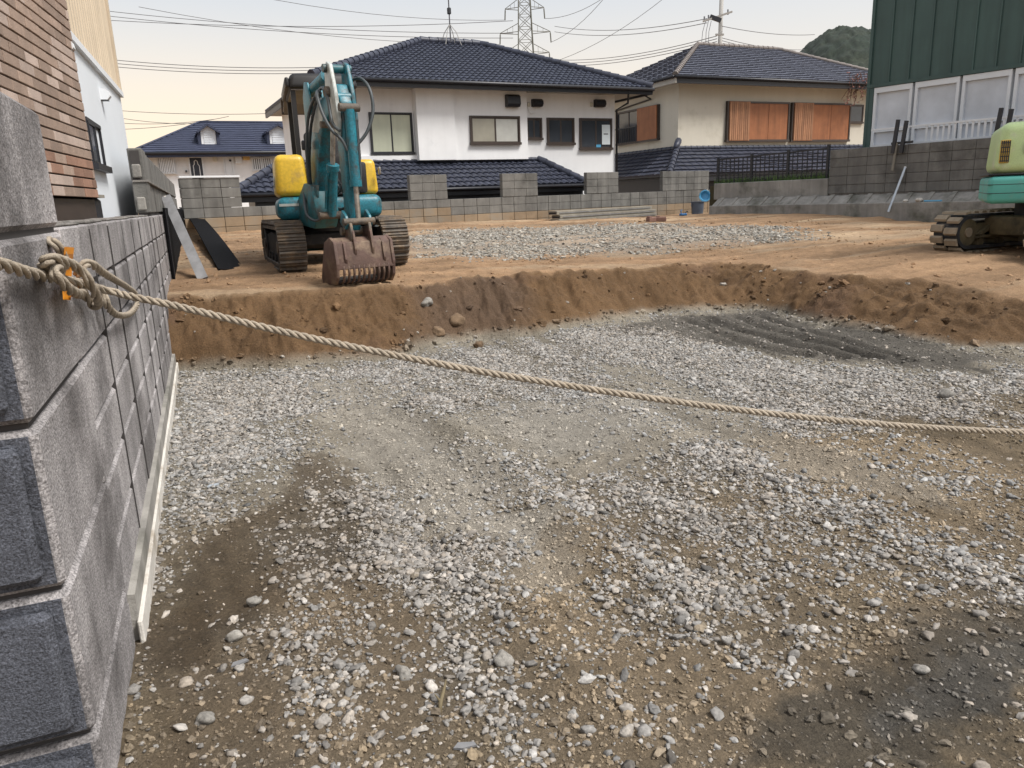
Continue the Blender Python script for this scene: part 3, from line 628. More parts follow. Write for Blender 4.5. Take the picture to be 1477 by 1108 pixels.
# ---- black mesh fence and grass on the low parapet
fe=fthing('mesh_fence','black metal grid fence above the low parapet before the cream house','fence',FR)
ua=FR.hit(1036,240,.2)[0]; ub=FR.hit(1194,235,.2)[0]; za=1.56; zc_=2.22
for i in range(4):
    u=ua+(ub-ua)*i/3; MB().bar((u,.2,1.3),(u,.2,zc_+.12*(i/3)),.06).build('post',M['dark'],fe)
for k in range(7):
    z=za+.02+k*.1; MB().bar((ua,.2,z),(ub,.2,z+.07),.018 if k not in (0,6) else .035).build('rail',M['dark'],fe)
n_=int((ub-ua)/.13); pk=MB().bar((0,.19,za-.2),(0,.19,zc_-.02),.02).build('picket',M['dark'],fe); pk.location=(ua,0,0)
for i in range(1,n_): link('picket',pk.data,fe,(ua+i*(ub-ua)/n_,0,.07*i/n_))
mb=MB()
for i in range(2600):
    u=random.uniform(uk,u0+.1); y_=random.uniform(.05,.9); h_=random.uniform(.05,.22)*(1.6 if random.random()<.06 else 1); a_=random.uniform(0,6.28); dx=math.cos(a_)*.012; dy=math.sin(a_)*.012; ln=random.uniform(-.05,.05)
    mb.add([(u-dx,y_-dy,1.5),(u+dx,y_+dy,1.5),(u+ln,y_+random.uniform(-.04,.04),1.52+h_)],[(0,1,2)])
gr=mb.build('grass',M['leaf']); gr.location=FR.o; gr.rotation_euler=(0,0,FR.rz); tag(gr,'strip of green grass and weeds behind the black grid fence','grass',kind='stuff')
MB().box(uk-.3,u0+.3,.31,3.,.2,1.5).build('planting_bed',gm_).location=FR.o
pb=bpy.data.objects['planting_bed']; pb.rotation_euler=(0,0,FR.rz); tag(pb,kind='structure')
_at=pb.data.attributes.new('soil','FLOAT_COLOR','POINT'); _at.data.foreach_set('color',[.08,.07,.04,1]*len(pb.data.vertices))
# ================================================================ houses
def tile_slope(mb, A, B, C_, D, tile_w, row, amp, lip, kind='wave', samples=6):
    """courses of roof tiles on the slope A(eave left) B(eave right) C(top right) D(top left)"""
    A,B,C_,D=map(Vector,(A,B,C_,D)); ux=(B-A).normalized(); nrm=ux.cross((D-A)).normalized()
    if nrm.z<0: nrm=-nrm
    vy=nrm.cross(ux).normalized()
    if vy.z<0: vy=-vy
    Lv=(D-A).dot(vy); l0=0.; l1=(D-A).dot(ux); r0=(B-A).dot(ux); r1=(C_-A).dot(ux); n=max(1,int(round(Lv/row)))
    for r in range(n):
        v0=Lv*r/n; v1=Lv*(r+1)/n; vm=(v0+v1)/2
        a=l0+(l1-l0)*vm/Lv; b=r0+(r1-r0)*vm/Lv
        if b-a<.05: continue
        st=tile_w/samples; k0=math.ceil(a/st); k1=math.floor(b/st); us=[a]+[k*st for k in range(k0,k1+1)]+[b]
        hs=[]
        for u in us:
            ph=(u/tile_w)%1
            if kind=='wave': h=amp*(.5+.5*math.sin(2*math.pi*ph)+.25*math.sin(4*math.pi*ph+.6))
            else: h=amp*(1 if ph>.1 else .2)+(.006*((int(u/tile_w)*7+r*3)%3))
            hs.append(h)
        m=len(us); base=len(mb.v)
        for u,h in zip(us,hs): mb.v.append(tuple(A+ux*u+vy*v0-nrm*.01))
        for u,h in zip(us,hs): mb.v.append(tuple(A+ux*u+vy*v0+nrm*(lip+h)))
        for u,h in zip(us,hs): mb.v.append(tuple(A+ux*u+vy*(v1+.02)+nrm*(h*.8)))
        for i in range(m-1):
            mb.f.append((base+i,base+i+1,base+m+i+1,base+m+i)); mb.f.append((base+m+i,base+m+i+1,base+2*m+i+1,base+2*m+i)); mb.m+=[0,0]
def ridge(mb,p,q,r=.11,seg=.28):
    p,q=Vector(p),Vector(q); n=max(2,int((q-p).length/seg))
    for i in range(n):
        a=p.lerp(q,i/n); b=p.lerp(q,(i+1.08)/n); mb.tube([a,a.lerp(b,.12),b],[r*1.18,r*1.18,r*.95],8)
def slab(mb,pts,th,mi=0):
    pts=[Vector(p) for p in pts]; n=len(pts); V=pts+[p-Vector((0,0,th)) for p in pts]
    mb.add(V,[tuple(range(n)),tuple(range(n,2*n))[::-1]]+[(i,n+i,n+(i+1)%n,(i+1)%n) for i in range(n)],mi)
def window(par,u0,u1,z0,z1,y,panes,fr=.05,dep=.06,frm='brownfr',gl=('darkglass',),label=None,name='window'):
    """frame standing proud of the wall, sashes with their own stiles, panes set back"""
    mb=MB(); mb.box(u0,u1,y-dep,y+.02,z1-fr,z1); mb.box(u0-.02,u1+.02,y-dep-.03,y+.02,z0-.02,z0+fr); mb.box(u0,u0+fr,y-dep+.003,y+.02,z0+fr,z1-fr); mb.box(u1-fr,u1,y-dep+.003,y+.02,z0+fr,z1-fr)
    w=mb.build(name,M[frm],par)
    if label: w['label']=label
    n=panes; L=(u1-u0-2*fr)/n
    for i in range(n):
        a=u0+fr+L*i; b=a+L; yo=y-dep*.55+(.018 if i%2 else 0); s=fr*.6
        mb=MB(); mb.box(a,a+s,yo-.012,yo+.012,z0+fr,z1-fr); mb.box(b-s,b,yo-.012,yo+.012,z0+fr,z1-fr); mb.box(a+s,b-s,yo-.012,yo+.012,z0+fr,z0+fr+s); mb.box(a+s,b-s,yo-.012,yo+.012,z1-fr-s,z1-fr)
        mb.build('sash',M[frm],w)
        MB().box(a+s,b-s,yo-.003,yo+.004,z0+fr+s,z1-fr-s).build('pane',M[gl[i%len(gl)]],w)
    return w
def downpipe(par,pts,r=.035,m='dark'):
    return MB().tube(pts,r,8).build('downpipe',M[m],par,smooth=True)
# ---------------------------------------------------------------- white house behind the back wall
P1=atdepth(887,246,25.0); F1=Frame((P1.x,P1.y),86.)
h1=fthing('white_house','white rendered two storey house with dark blue tiled hip roof','house',F1)
def f1(px,py,off=0.): return F1.hit(px,py,off)
ul=f1(472,200)[0]; ur=0.; zE=f1(760,121,-.75)[1]                  # eave line level
um=f1(756,180)[0]; up_=f1(597,180)[0]; ub_=f1(651,180)[0]
D1=6.5
zW=zE-.02
b_=MB(); b_.box(um,ur,.0,D1,-1.2,zW); b_.build('wall',M['white'],h1)
b_=MB(); b_.box(ul,um-.002,.0,D1-.01,-1.2,zW-.002); b_.build('wall',M['white'],h1)
zb_=f1(640,231,-.22)[1]
b_=MB(); b_.box(up_,um,-.22,.0-.002,zb_,zW-.004); b_.build('bay',M['white'],h1)
b_=MB(); b_.box(up_,ub_,-.30,-.222,zb_+.003,zW-.006); b_.build('pilaster',M['white'],h1)
b_=MB(); b_.box(up_-.9*1.9,up_-.003,-.10,.0-.003,zb_,f1(560,224)[1]-.02); b_.build('sill_box',M['white'],h1)
# main hip roof
oh=.75; xl=f1(449,108,-oh)[0]; xr=f1(941,121,-oh)[0]; yf_=-oh; yb=D1+oh
rid=F1.loc(hitp(606,60,F1.o+F1.v*(D1/2),F1.v)); rid2=F1.loc(hitp(692,66,F1.o+F1.v*(D1/2),F1.v)); zr=(rid.z+rid2.z)/2; yr=D1/2
xa,xb=rid.x,rid2.x
rf=MB(); slab(rf,[(xl,yf_,zE),(xr,yf_,zE),(xb,yr,zr-.05),(xa,yr,zr-.05)],.06); slab(rf,[(xr,yf_,zE),(xr,yb,zE),(xb,yr,zr-.05)],.06); slab(rf,[(xl,yb,zE),(xl,yf_,zE),(xa,yr,zr-.05)],.06); slab(rf,[(xr,yb,zE),(xl,yb,zE),(xa,yr,zr-.05),(xb,yr,zr-.05)],.06)
roof=rf.build('roof',M['dark'],h1)
t_=MB(); tile_slope(t_,(xl,yf_,zE),(xr,yf_,zE),(xb,yr,zr),(xa,yr,zr),.19,.26,.035,.03); tile_slope(t_,(xr,yf_,zE),(xr,yb,zE),(xb,yr,zr),(xb,yr,zr),.19,.26,.035,.03); tile_slope(t_,(xl,yb,zE),(xl,yf_,zE),(xa,yr,zr),(xa,yr,zr),.19,.26,.035,.03)
tag(t_.build('tiles',M['tile'],roof,smooth=True,auto=50),kind='stuff')
t_=MB(); ridge(t_,(xa,yr,zr+.05),(xb,yr,zr+.05)); ridge(t_,(xr,yf_,zE+.05),(xb,yr,zr+.05)); ridge(t_,(xl,yf_,zE+.05),(xa,yr,zr+.05)); t_.build('ridge_tiles',M['tile'],roof,smooth=True,auto=50)
b_=MB(); b_.box(xl+.1,xr-.1,yf_+.1,yb-.1,zE-.14,zE-.08); b_.build('soffit',M['soffit'],h1)
b_=MB(); b_.box(xl,xr,yf_-.02,yf_+.06,zE-.2,zE-.005); b_.box(xr-.06,xr,yf_+.06,yb,zE-.2,zE-.005); b_.box(xl,xl+.06,yf_+.06,yb,zE-.2,zE-.005); b_.build('fascia',M['dark'],h1)
b_=MB(); b_.tube([(xl-.02,yf_-.06,zE-.03),(xr+.02,yf_-.06,zE-.05)],.055,8); b_.build('gutter',M['dark'],h1,smooth=True)
pa=f1(907,127,-oh); pb_=f1(889,151,-.05); 
downpipe(h1,[(pa[0],-oh-.03,zE-.08),(pa[0],-oh+.02,zE-.2),(pb_[0]+.25,-.35,zE-.42),(pb_[0]+.0,-.06,zE-.6),(pb_[0],-.05,0.)])
# windows of the upper floor
def win1(x0,y0,x1,y1,off,panes,gl,label=None,**k):
    a,b2,c,d=F1.rect(x0,y0,x1,y1,off); return window(h1,a,b2,c,d,off,panes,gl=gl,label=label,**k)
w=win1(676.5,167,750,208,-.222,2,('frosted','frosted2'),'wide sliding window with frosted panes')
w=win1(757.5,170,781.5,201.5,-.003,2,('darkglass',),'small window beside the bay'); 
w=win1(788,170,828,208.5,-.003,2,('darkglass','darkglass'))
w=win1(835,170.5,882,215.5,-.003,2,('darkglass','darkglass'),'window with a pale notice behind the glass')
a,b2,c,d=F1.rect(867,178,881,211,-.003); MB().box(a,b2-.06,-.055,-.045,c+.05,d-.05).build('notice',M['paper'],w)
a,b2,c,d=F1.rect(869.5,196,878,198,-.003); MB().box(a,b2-.06,-.0575,-.0555,c+.08,c+.11).build('notice_line',M['dark'],w)
a,b2,c,d=F1.rect(836,208,866,214,-.003); MB().box(a+.1,b2,-.035,-.028,c+.03,d-.02).build('bottles',M['bluepl'],w)
# translucent shuttered window on the left
w=win1(531,162,597,222,-.003,2,('shut_green','shut_green'),'pale green shuttered window behind the digger',fr=.04,frm='dark')
# ventilation hoods
for (x0,y0,x1,y1,off) in ((728,137,747,155,-.222),(766,143.5,779.5,154.5,-.003),(856,144,869.5,155,-.003)):
    a,b2,c,d=F1.rect(x0,y0,x1,y1,off); mb=MB(); mb.prism([(off,c),(off-.16,c),(off-.22,c+.08),(off-.2,d-.06),(off-.12,d),(off,d)],'x',a,b2); v_=mb.build('vent_hood',M['dark'],h1)
    MB().box(a+.03,b2-.03,off-.15,off-.02,c-.012,c-.002).build('grille',M['brownfr'],v_)
for x0 in (762,852.5):
    a,b2,c,d=F1.rect(x0-2,148,x0+2,154,-.003); mb=MB().bbox(a,b2,-.06,-.002,c,d,.01); q2=mb.build('cable_box',M['meterbox'],h1)
    if x0<800: MB().tube([(a,-.03,c),(a+.03,-.05,c-.12),(a+.12,-.04,c-.22),(a+.25,-.04,c-.18)],.008,6).build('cable',M['cable'],q2)
# lower roof in front of the facade
zl=f1(600,272,-1.35)[1]; zt_=f1(650,234,-.0)[1]; xl2=f1(337,276,-1.35)[0]; xr2=f1(846,268,-1.35)[0]; xt=f1(776,233,-.02)[0]; xtl=f1(405,226,0.)[0]
rf=MB(); slab(rf,[(xl2,-1.35,zl),(xr2,-1.35,zl),(xt,-.02,zt_-.03),(xtl,-.02,zt_-.03)],.05); slab(rf,[(xr2,-1.35,zl),(xr2,-.02,zl),(xt,-.02,zt_-.03)],.05); slab(rf,[(xl2,-.02,zl),(xl2,-1.35,zl),(xtl,-.02,zt_-.03)],.05)
lr=rf.build('lower_roof',M['dark'],h1)
t_=MB(); tile_slope(t_,(xl2,-1.35,zl),(xr2,-1.35,zl),(xt,-.02,zt_),(xtl,-.02,zt_),.2,.26,.04,.035); tile_slope(t_,(xr2,-1.35,zl),(xr2,-.02,zl),(xt,-.02,zt_),(xt,-.03,zt_),.2,.26,.04,.035); tile_slope(t_,(xl2,-.02,zl),(xl2,-1.35,zl),(xtl,-.03,zt_),(xtl,-.02,zt_),.2,.26,.04,.035)
tag(t_.build('tiles',M['tile'],lr,smooth=True,auto=50),kind='stuff')
t_=MB(); ridge(t_,(xr2,-1.35,zl+.05),(xt,-.05,zt_+.06),.10); ridge(t_,(xl2,-1.35,zl+.05),(xtl,-.05,zt_+.06),.10); ridge(t_,(xtl,-.05,zt_+.05),(xt,-.05,zt_+.05),.06); t_.build('ridge_tiles',M['tile'],lr,smooth=True,auto=50)
MB().box(xl2+.05,xr2-.05,-1.33,-1.27,zl-.22,zl-.055).build('lower_fascia',M['dark'],h1); MB().tube([(xl2,-1.40,zl-.04),(xr2,-1.40,zl-.05)],.05,8).build('lower_gutter',M['dark'],h1,smooth=True)
MB().box(xl2+.5,xr2-.04,-1.2,-.02,-1.2,zl-.06).build('ground_floor_wall',M['dark'],h1)  # near-black colour stands in for the shade under the lower eave
# aerial mast on the ridge
mx,my,mz=F1.loc(hitp(650,60,F1.o+F1.v*(D1/2-.3),F1.v)); ma=thing('roof_aerial','slender aerial mast with four stays on the ridge of the white house','aerial',F1.o+F1.u*mx+F1.v*my+Vector((0,0,zr-.02)),F1.rz)
MB().cyl((0,0,.0),(0,0,3.2),.022,8).build('mast',M['wire'],ma); MB().bbox(-.06,.06,-.05,.05,.85,1.05,.02).build('amplifier',M['dark'],ma)
for s in ((-.28,-.25),(.28,-.25),(-.28,.25),(.28,.25)): MB().tube([(0,0,.55),(s[0]*.55,s[1]*.55,.3),(s[0],s[1],-.12)],.012,6).build('stay',M['polec'],ma)
# ---------------------------------------------------------------- cream house to its right
P2=atdepth(978,180,28.5); F2=Frame((P2.x,P2.y),87.)
h2=fthing('cream_house','cream house with grey tiled roof and orange wooden shutters','house',F2)
f2=lambda px,py,off=0.: F2.hit(px,py,off)
W2=f2(1290,180)[0]; D2=7.5; oh=.7
zE2=f2(1100,114,-oh)[1]
b_=MB(); b_.box(0,W2,0,D2,-1.2,zE2-.02); b_.build('wall',M['cream'],h2)
xl=-oh; xr=W2+oh; yr=D2/2
ra=F2.loc(hitp(1006,66,F2.o+F2.v*yr,F2.v)); rb=F2.loc(hitp(1120,72,F2.o+F2.v*yr,F2.v)); zr=(ra.z+rb.z)/2; xa=ra.x; xb=max(rb.x,xa+1)
yb=D2+oh; yf_=-oh
rf=MB(); slab(rf,[(xl,yf_,zE2),(xr,yf_,zE2),(xb,yr,zr-.04),(xa,yr,zr-.04)],.06); slab(rf,[(xr,yf_,zE2),(xr,yb,zE2),(xb,yr,zr-.04)],.06); slab(rf,[(xl,yb,zE2),(xl,yf_,zE2),(xa,yr,zr-.04)],.06); slab(rf,[(xr,yb,zE2),(xl,yb,zE2),(xa,yr,zr-.04),(xb,yr,zr-.04)],.06)
roof=rf.build('roof',M['dark'],h2)
t_=MB(); tile_slope(t_,(xl,yf_,zE2),(xr,yf_,zE2),(xb,yr,zr),(xa,yr,zr),.34,.28,.022,.04,'flat',8); tile_slope(t_,(xl,yb,zE2),(xl,yf_,zE2),(xa,yr,zr),(xa,yr,zr),.34,.28,.022,.04,'flat',8); tile_slope(t_,(xr,yf_,zE2),(xr,yb,zE2),(xb,yr,zr),(xb,yr,zr),.34,.28,.022,.04,'flat',8)
tag(t_.build('tiles',M['tile2'],roof),kind='stuff')
t_=MB(); ridge(t_,(xa,yr,zr+.05),(xb,yr,zr+.05),.09); ridge(t_,(xr,yf_,zE2+.05),(xb,yr,zr+.05),.09); ridge(t_,(xl,yf_,zE2+.05),(xa,yr,zr+.05),.09); t_.build('ridge_tiles',M['ridge2'],roof,smooth=True,auto=50)
b_=MB(); b_.box(xl+.1,xr-.1,yf_+.1,yb-.1,zE2-.14,zE2-.08); b_.build('soffit',M['soffit'],h2)
b_=MB(); b_.box(xl+.06,xr,yf_-.02,yf_+.06,zE2-.25,zE2-.01); b_.build('fascia',M['dark'],h2); b_=MB(); b_.box(xl,xl+.06,yf_-.02,yb,zE2-.25,zE2-.01); b_.build('fascia',M['soffit'],h2)
MB().tube([(xl-.02,yf_-.06,zE2-.03),(xr,yf_-.06,zE2-.05)],.055,8).build('gutter',M['dark'],h2,smooth=True); MB().tube([(xl-.06,yf_,zE2-.03),(xl-.06,yb,zE2-.05)],.055,8).build('gutter',M['dark'],h2,smooth=True)
downpipe(h2,[(xl-.05,1.5,zE2-.1),(xl+.1,1.6,zE2-.3),(-.06,1.7,zE2-.5),(-.05,4.9,zE2-.7)],.03)
def shutters(par,x0,y0,x1,y1,label):
    a,b2,c,d=F2.rect(x0,y0,x1,y1,-.02); n=3
    mb=MB(); f_=.07; mb.box(a,b2,-.13,.0,d-f_,d); mb.box(a-.02,b2+.02,-.15,.0,c-.02,c+f_); mb.box(a,a+f_,-.128,.0,c+f_,d-f_); mb.box(b2-f_,b2,-.128,.0,c+f_,d-f_)
    w=mb.build('shutter_frame',M['brownfr'],par); w['label']=label
    L=(b2-a-2*f_)/n
    for i in range(n):
        u=a+f_+L*i; pr=-.17 if i==0 else -.10
        sh=MB().box(u+.008,u+L-.008,pr,-.06,c+f_-(.05 if i==0 else 0),d-f_+(.05 if i==0 else 0)).build('shutter',M['woodpale'] if i==0 else M['wood'],w)
        if i==0:
            k=int(L/.1)
            for j in range(k): MB().box(u+.02+j*(L-.04)/k,u+.02+(j+.8)*(L-.04)/k,pr-.012,pr+.002,c+.05,d-.05).build('slat',M['woodpale'],w)
    return w
shutters(h2,1047.5,146,1134.5,204,'orange wooden shutters, left set'); shutters(h2,1141,148,1222,204,'orange wooden shutters, right set')
a,b2,c,d=F2.rect(1224,151,1243,178); window(h2,a,b2,c,d,-.002,1)
# window on the left side wall (built in the side plane: x = 0)
FS=Frame((P2.x,P2.y),-3.+180)      # local X towards the camera along the side wall
ws=thing('tmp','tmp','tmp'); bpy.data.objects.remove(ws)
sw=bpy.data.objects.new('side_window',None); COL.objects.link(sw); sw.parent=h2; sw.rotation_euler=(0,0,-math.pi/2); sw.location=(0,0,0)
def fs(px,py):                      # distance along the side wall (negative = away) and level
    q=hitp(px,py,F2.o,F2.u)-F2.o; return -q.dot(F2.v),q.z
a=fs(892,200)[0]; b2=fs(952,180)[0]; c=fs(920,206)[1]; d=fs(940,153)[1]
bpy.data.objects.remove(sw)
# local axes of h2: side wall is the plane x=0, running in +y
mb=MB(); f_=.07; y0_,y1_=-b2,-a
mb.box(-.13,0,y0_,y1_,d-f_,d); mb.box(-.15,0,y0_-.02,y1_+.02,c-.02,c+f_); mb.box(-.128,0,y0_,y0_+f_,c+f_,d-f_); mb.box(-.128,0,y1_-f_,y1_,c+f_,d-f_)
sw=mb.build('side_window',M['brownfr'],h2); sw['label']='side window with one orange shutter drawn half across'
L=(y1_-y0_-2*f_); MB().box(-.17,-.07,y0_+f_-.05,y0_+f_+L*.45,c+.05,d-.02).build('shutter',M['wood'],sw)
MB().box(-.06,-.05,y0_+f_+L*.45,y1_-f_,c+f_,d-f_).build('pane',M['darkglass'],sw); MB().box(-.08,-.04,y0_+f_+L*.7,y0_+f_+L*.7+.05,c+f_,d-f_).build('sash',M['brownfr'],sw)
MB().box(-.048,-.045,y0_+f_+L*.47,y0_+f_+L*.68,c+f_,d-f_).build('curtain',M['curtain'],sw)
MB().box(-.2,-.17,y0_+f_+L*.45,y1_,c+.62,c+.66).build('guard_rail',M['dark'],sw)
for k in range(9): MB().box(-.195,-.18,y0_+f_+L*(.47+.06*k),y0_+f_+L*(.47+.06*k)+.02,c,c+.62).build('guard_bar',M['dark'],sw)
# lower roof of the cream house
zl=f2(1100,249,-1.5)[1]; zt_=f2(1100,214,-.0)[1]; xr2=W2; xh=-1.5
rf=MB(); slab(rf,[(xh,-1.5,zl),(xr2,-1.5,zl),(xr2,0,zt_-.03),(0,0,zt_-.03)],.05); slab(rf,[(xh,D2,zl),(xh,-1.5,zl),(0,0,zt_-.03),(0,D2,zt_-.03)],.05)
lr=rf.build('lower_roof',M['dark'],h2)
t_=MB(); tile_slope(t_,(xh,-1.5,zl),(xr2,-1.5,zl),(xr2,-.01,zt_),(0,-.01,zt_),.34,.27,.03,.045,'flat',8); tile_slope(t_,(xh,D2,zl),(xh,-1.5,zl),(-.01,0,zt_),(-.01,D2,zt_),.34,.27,.03,.045,'flat',8); tag(t_.build('tiles',M['tile'],lr),kind='stuff')
t_=MB(); ridge(t_,(xh,-1.5,zl+.06),(-.05,-.05,zt_+.08),.11); ridge(t_,(0,-.06,zt_+.04),(xr2,-.06,zt_+.04),.07); ridge(t_,(-.06,0,zt_+.04),(-.06,D2,zt_+.04),.07); t_.build('ridge_tiles',M['tile'],lr,smooth=True,auto=50)
t_=MB(); t_.tube([(-.35,-.3,zt_+.02),(-.15,-.15,zt_+.16),(0,-.05,zt_+.3),(.08,0,zt_+.22)],[.08,.12,.13,.06],8); t_.build('ridge_end_tile',M['tile'],lr,smooth=True)
MB().box(xh+.05,xr2,-1.47,-1.4,zl-.25,zl-.055).build('lower_fascia',M['dark'],h2); MB().box(-1.1,xr2-.3,-1.1,D2-.4,-1.2,zl-.06).build('ground_floor_wall',M['dark'],h2)  # shade below the eaves is put into this wall's dark colour
# bare reddish vine at the right corner
vn=thing('vine','bare reddish creeper hanging by the small window of the cream house','plant',F2.o+F2.u*(W2-.0)+Vector((0,0,0)),F2.rz)
q1=F2.hit(1238,112,-.6); mb=MB(); ml=MB()
for k in range(26):
    p=Vector((q1[0]-W2+random.uniform(-.6,.3),-.75+random.uniform(-.1,.3),q1[1]+random.uniform(-.1,.2))); pts=[p]
    for j in range(8):
        p=p+Vector((random.uniform(-.12,.1),random.uniform(-.06,.06),random.uniform(-.26,.02))); pts.append(p)
        for z_ in range(2):
            c_=p+Vector([random.uniform(-.06,.06) for _ in range(3)]); s_=.035; d1=Vector([random.uniform(-1,1) for _ in range(3)]).normalized()*s_; d2=d1.orthogonal().normalized()*s_
            if random.random()<.5: ml.add([c_-d1,c_+d2,c_+d1,c_-d2],[(0,1,2,3)])
    mb.tube(pts,.009,4)
mb.build('stem',M['vine'],vn); tag(ml.build('leaves',M['vineleaf'],vn),kind='stuff')
# ---------------------------------------------------------------- blue roofed terrace house far left
P3=atdepth(290,252,34.); F3=Frame((P3.x,P3.y),88.)
h3=fthing('terrace_house','low terrace house with blue slate roof and two white dormers','house',F3)
f3=lambda px,py,off=0.: F3.hit(px,py,off)
xl=f3(186,212,-.6)[0]; xr=f3(520,220,-.6)[0]; zE3=f3(300,219,-.6)[1]; wl=f3(200,230)[0]; wr=xr-.6; yr=3.6
ra=F3.loc(hitp(288,177,F3.o+F3.v*yr,F3.v)); zr=ra.z; xa=ra.x
b_=MB(); b_.box(wl,wr,0,7.2,-1.2,zE3-.02); b_.build('wall',M['white'],h3)
rf=MB(); slab(rf,[(xl,-.6,zE3),(xr,-.6,zE3),(xr,yr,zr-.03),(xa,yr,zr-.03)],.06); slab(rf,[(xl,7.8,zE3),(xl,-.6,zE3),(xa,yr,zr-.03)],.06); slab(rf,[(xr,7.8,zE3),(xl,7.8,zE3),(xa,yr,zr-.03),(xr,yr,zr-.03)],.06); roof=rf.build('roof',M['dark'],h3)
t_=MB(); tile_slope(t_,(xl,-.6,zE3),(xr,-.6,zE3),(xr,yr,zr),(xa,yr,zr),.9,.3,.006,.03,'flat',10); tile_slope(t_,(xl,7.8,zE3),(xl,-.6,zE3),(xa,yr,zr),(xa,yr,zr),.9,.3,.006,.03,'flat',10); tag(t_.build('slates',M['slate'],roof),kind='stuff')
t_=MB(); t_.tube([(xl,-.6,zE3+.03),(xa,yr,zr+.03)],.06,6); t_.tube([(xa,yr,zr+.03),(xr,yr,zr+.03)],.06,6); t_.build('ridge_capping',M['slate'],roof,smooth=True)
MB().box(xl,xr,-.63,-.57,zE3-.22,zE3-.01).build('fascia',M['slate'],h3); MB().tube([(xl,-.68,zE3-.05),(xr,-.68,zE3-.06)],.06,8).build('gutter',M['dark'],h3,smooth=True)
for (x0,x1,xo) in ((285.5,315,301),(385,418,401)):
    a,b2,c,d=F3.rect(x0+2,181,x1-2,211,.35); yy=.35; cx_=(a+b2)/2
    mb=MB(); mb.prism([(a,c),(b2,c),(b2,d-.26),(cx_,d),(a,d-.26)],'y',yy,yy+2.4); dm=mb.build('dormer',M['white'],h3)
    mb=MB()
    for s in (-1,1): mb.bar((cx_,yy-.12,d+.03),(cx_+s*((b2-a)/2+.14),yy-.12,d-.3),.22,.09); slab(mb,[(cx_,yy-.2,d+.08),(cx_+s*((b2-a)/2+.2),yy-.2,d-.32),(cx_+s*((b2-a)/2+.2),yy+2.5,d-.32),(cx_,yy+2.5,d+.08)],.06)
    mb.box(a-.14,a-.02,yy-.1,yy+2.,c-.05,d-.24); mb.box(b2+.02,b2+.14,yy-.1,yy+2.,c-.05,d-.24); mb.build('dormer_roof',M['slate'],dm)
    for k in range(6): z_=c+.08+k*(d-.3-c)/6; MB().box(a+.12,b2-.12,yy-.03,yy-.002,z_,z_+(d-.3-c)/6-.03).build('louvre',M['whitefr'],dm)
for (x0,y0,x1,y1) in ((225,226,255,251),(362,227,394,246)):
    a,b2,c,d=F3.rect(x0,y0,x1,y1); w=window(h3,a,b2,c,d,-.002,2,gl=('darkglass',),frm='whitefr'); n_=9
    bar_=MB().box(0,.05,-.16,-.12,c,d).build('window_bar',M['whitefr'],w); bar_.location=(a+.1,0,0)
    for k in range(1,n_): link('window_bar',bar_.data,w,(a+.1+(b2-a-.2)*k/(n_-1),0,0))
for (x0,x1,m_,lab) in ((273,294,'navydoor','dark navy door with a pale moulded outline'),(323,337,'whitefr','white door')):
    a,b2,c,d=F3.rect(x0,228,x1,258); dr=MB().bbox(a,b2,-.07,-.002,c,d,.01).build('door',M[m_],h3); dr['label']=lab
    mb=MB(); mb.box(a-.07,a-.004,-.1,-.002,c,d+.3); mb.box(b2+.004,b2+.07,-.1,-.002,c,d+.3); mb.box(a-.07,b2+.07,-.1,-.002,d+.3,d+.36); mb.box(a-.004,b2+.004,-.09,-.002,d+.003,d+.05); mb.build('door_frame',M['whitefr'],dr)
    if m_=='navydoor':
        cx_=(a+b2)/2; w_=(b2-a)/2-.12; pts=[(cx_-w_,-.08,c+.1),(cx_-w_,-.08,d-.35),(cx_-w_*.6,-.08,d-.28),(cx_-w_*.5,-.08,d-.15),(cx_,-.08,d-.1),(cx_+w_*.5,-.08,d-.15),(cx_+w_*.6,-.08,d-.28),(cx_+w_,-.08,d-.35),(cx_+w_,-.08,c+.1)]
        MB().tube(pts,.02,5).build('moulding',M['whitefr'],dr); MB().box(a+.004,b2-.004,-.05,-.003,d+.06,d+.29).build('fanlight',M['darkglass'],dr)
    else: MB().cyl((a+.25,-.09,d-.12),(a+.25,-.06,d-.12),.05,10).build('door_viewer',M['dark'],dr)
for (x0,y0,x1,y1,m_,nm) in ((307,225,313,233,'meterbox','meter_box'),(338,223,349,236,'whitefr','meter_box'),(349.5,222,360,231,'copper','meter_box'),(267,246,270,249,'dark','intercom')):
    a,b2,c,d=F3.rect(x0,y0,x1,y1); MB().bbox(a,b2,-.16,-.002,c,d,.015).build(nm,M[m_],h3)
# pale cap and rail on the back wall's left end
a=FB.hit(257,251)[0]; b2=FB.hit(345,251)[0]; ft_=fthing('wall_capping','pale flat capping strip on the left end of the back wall','capping',FB); MB().box(a,b2,-.02,.15,2.025,2.06).build('capping_strip',M['whitefr'],ft_)
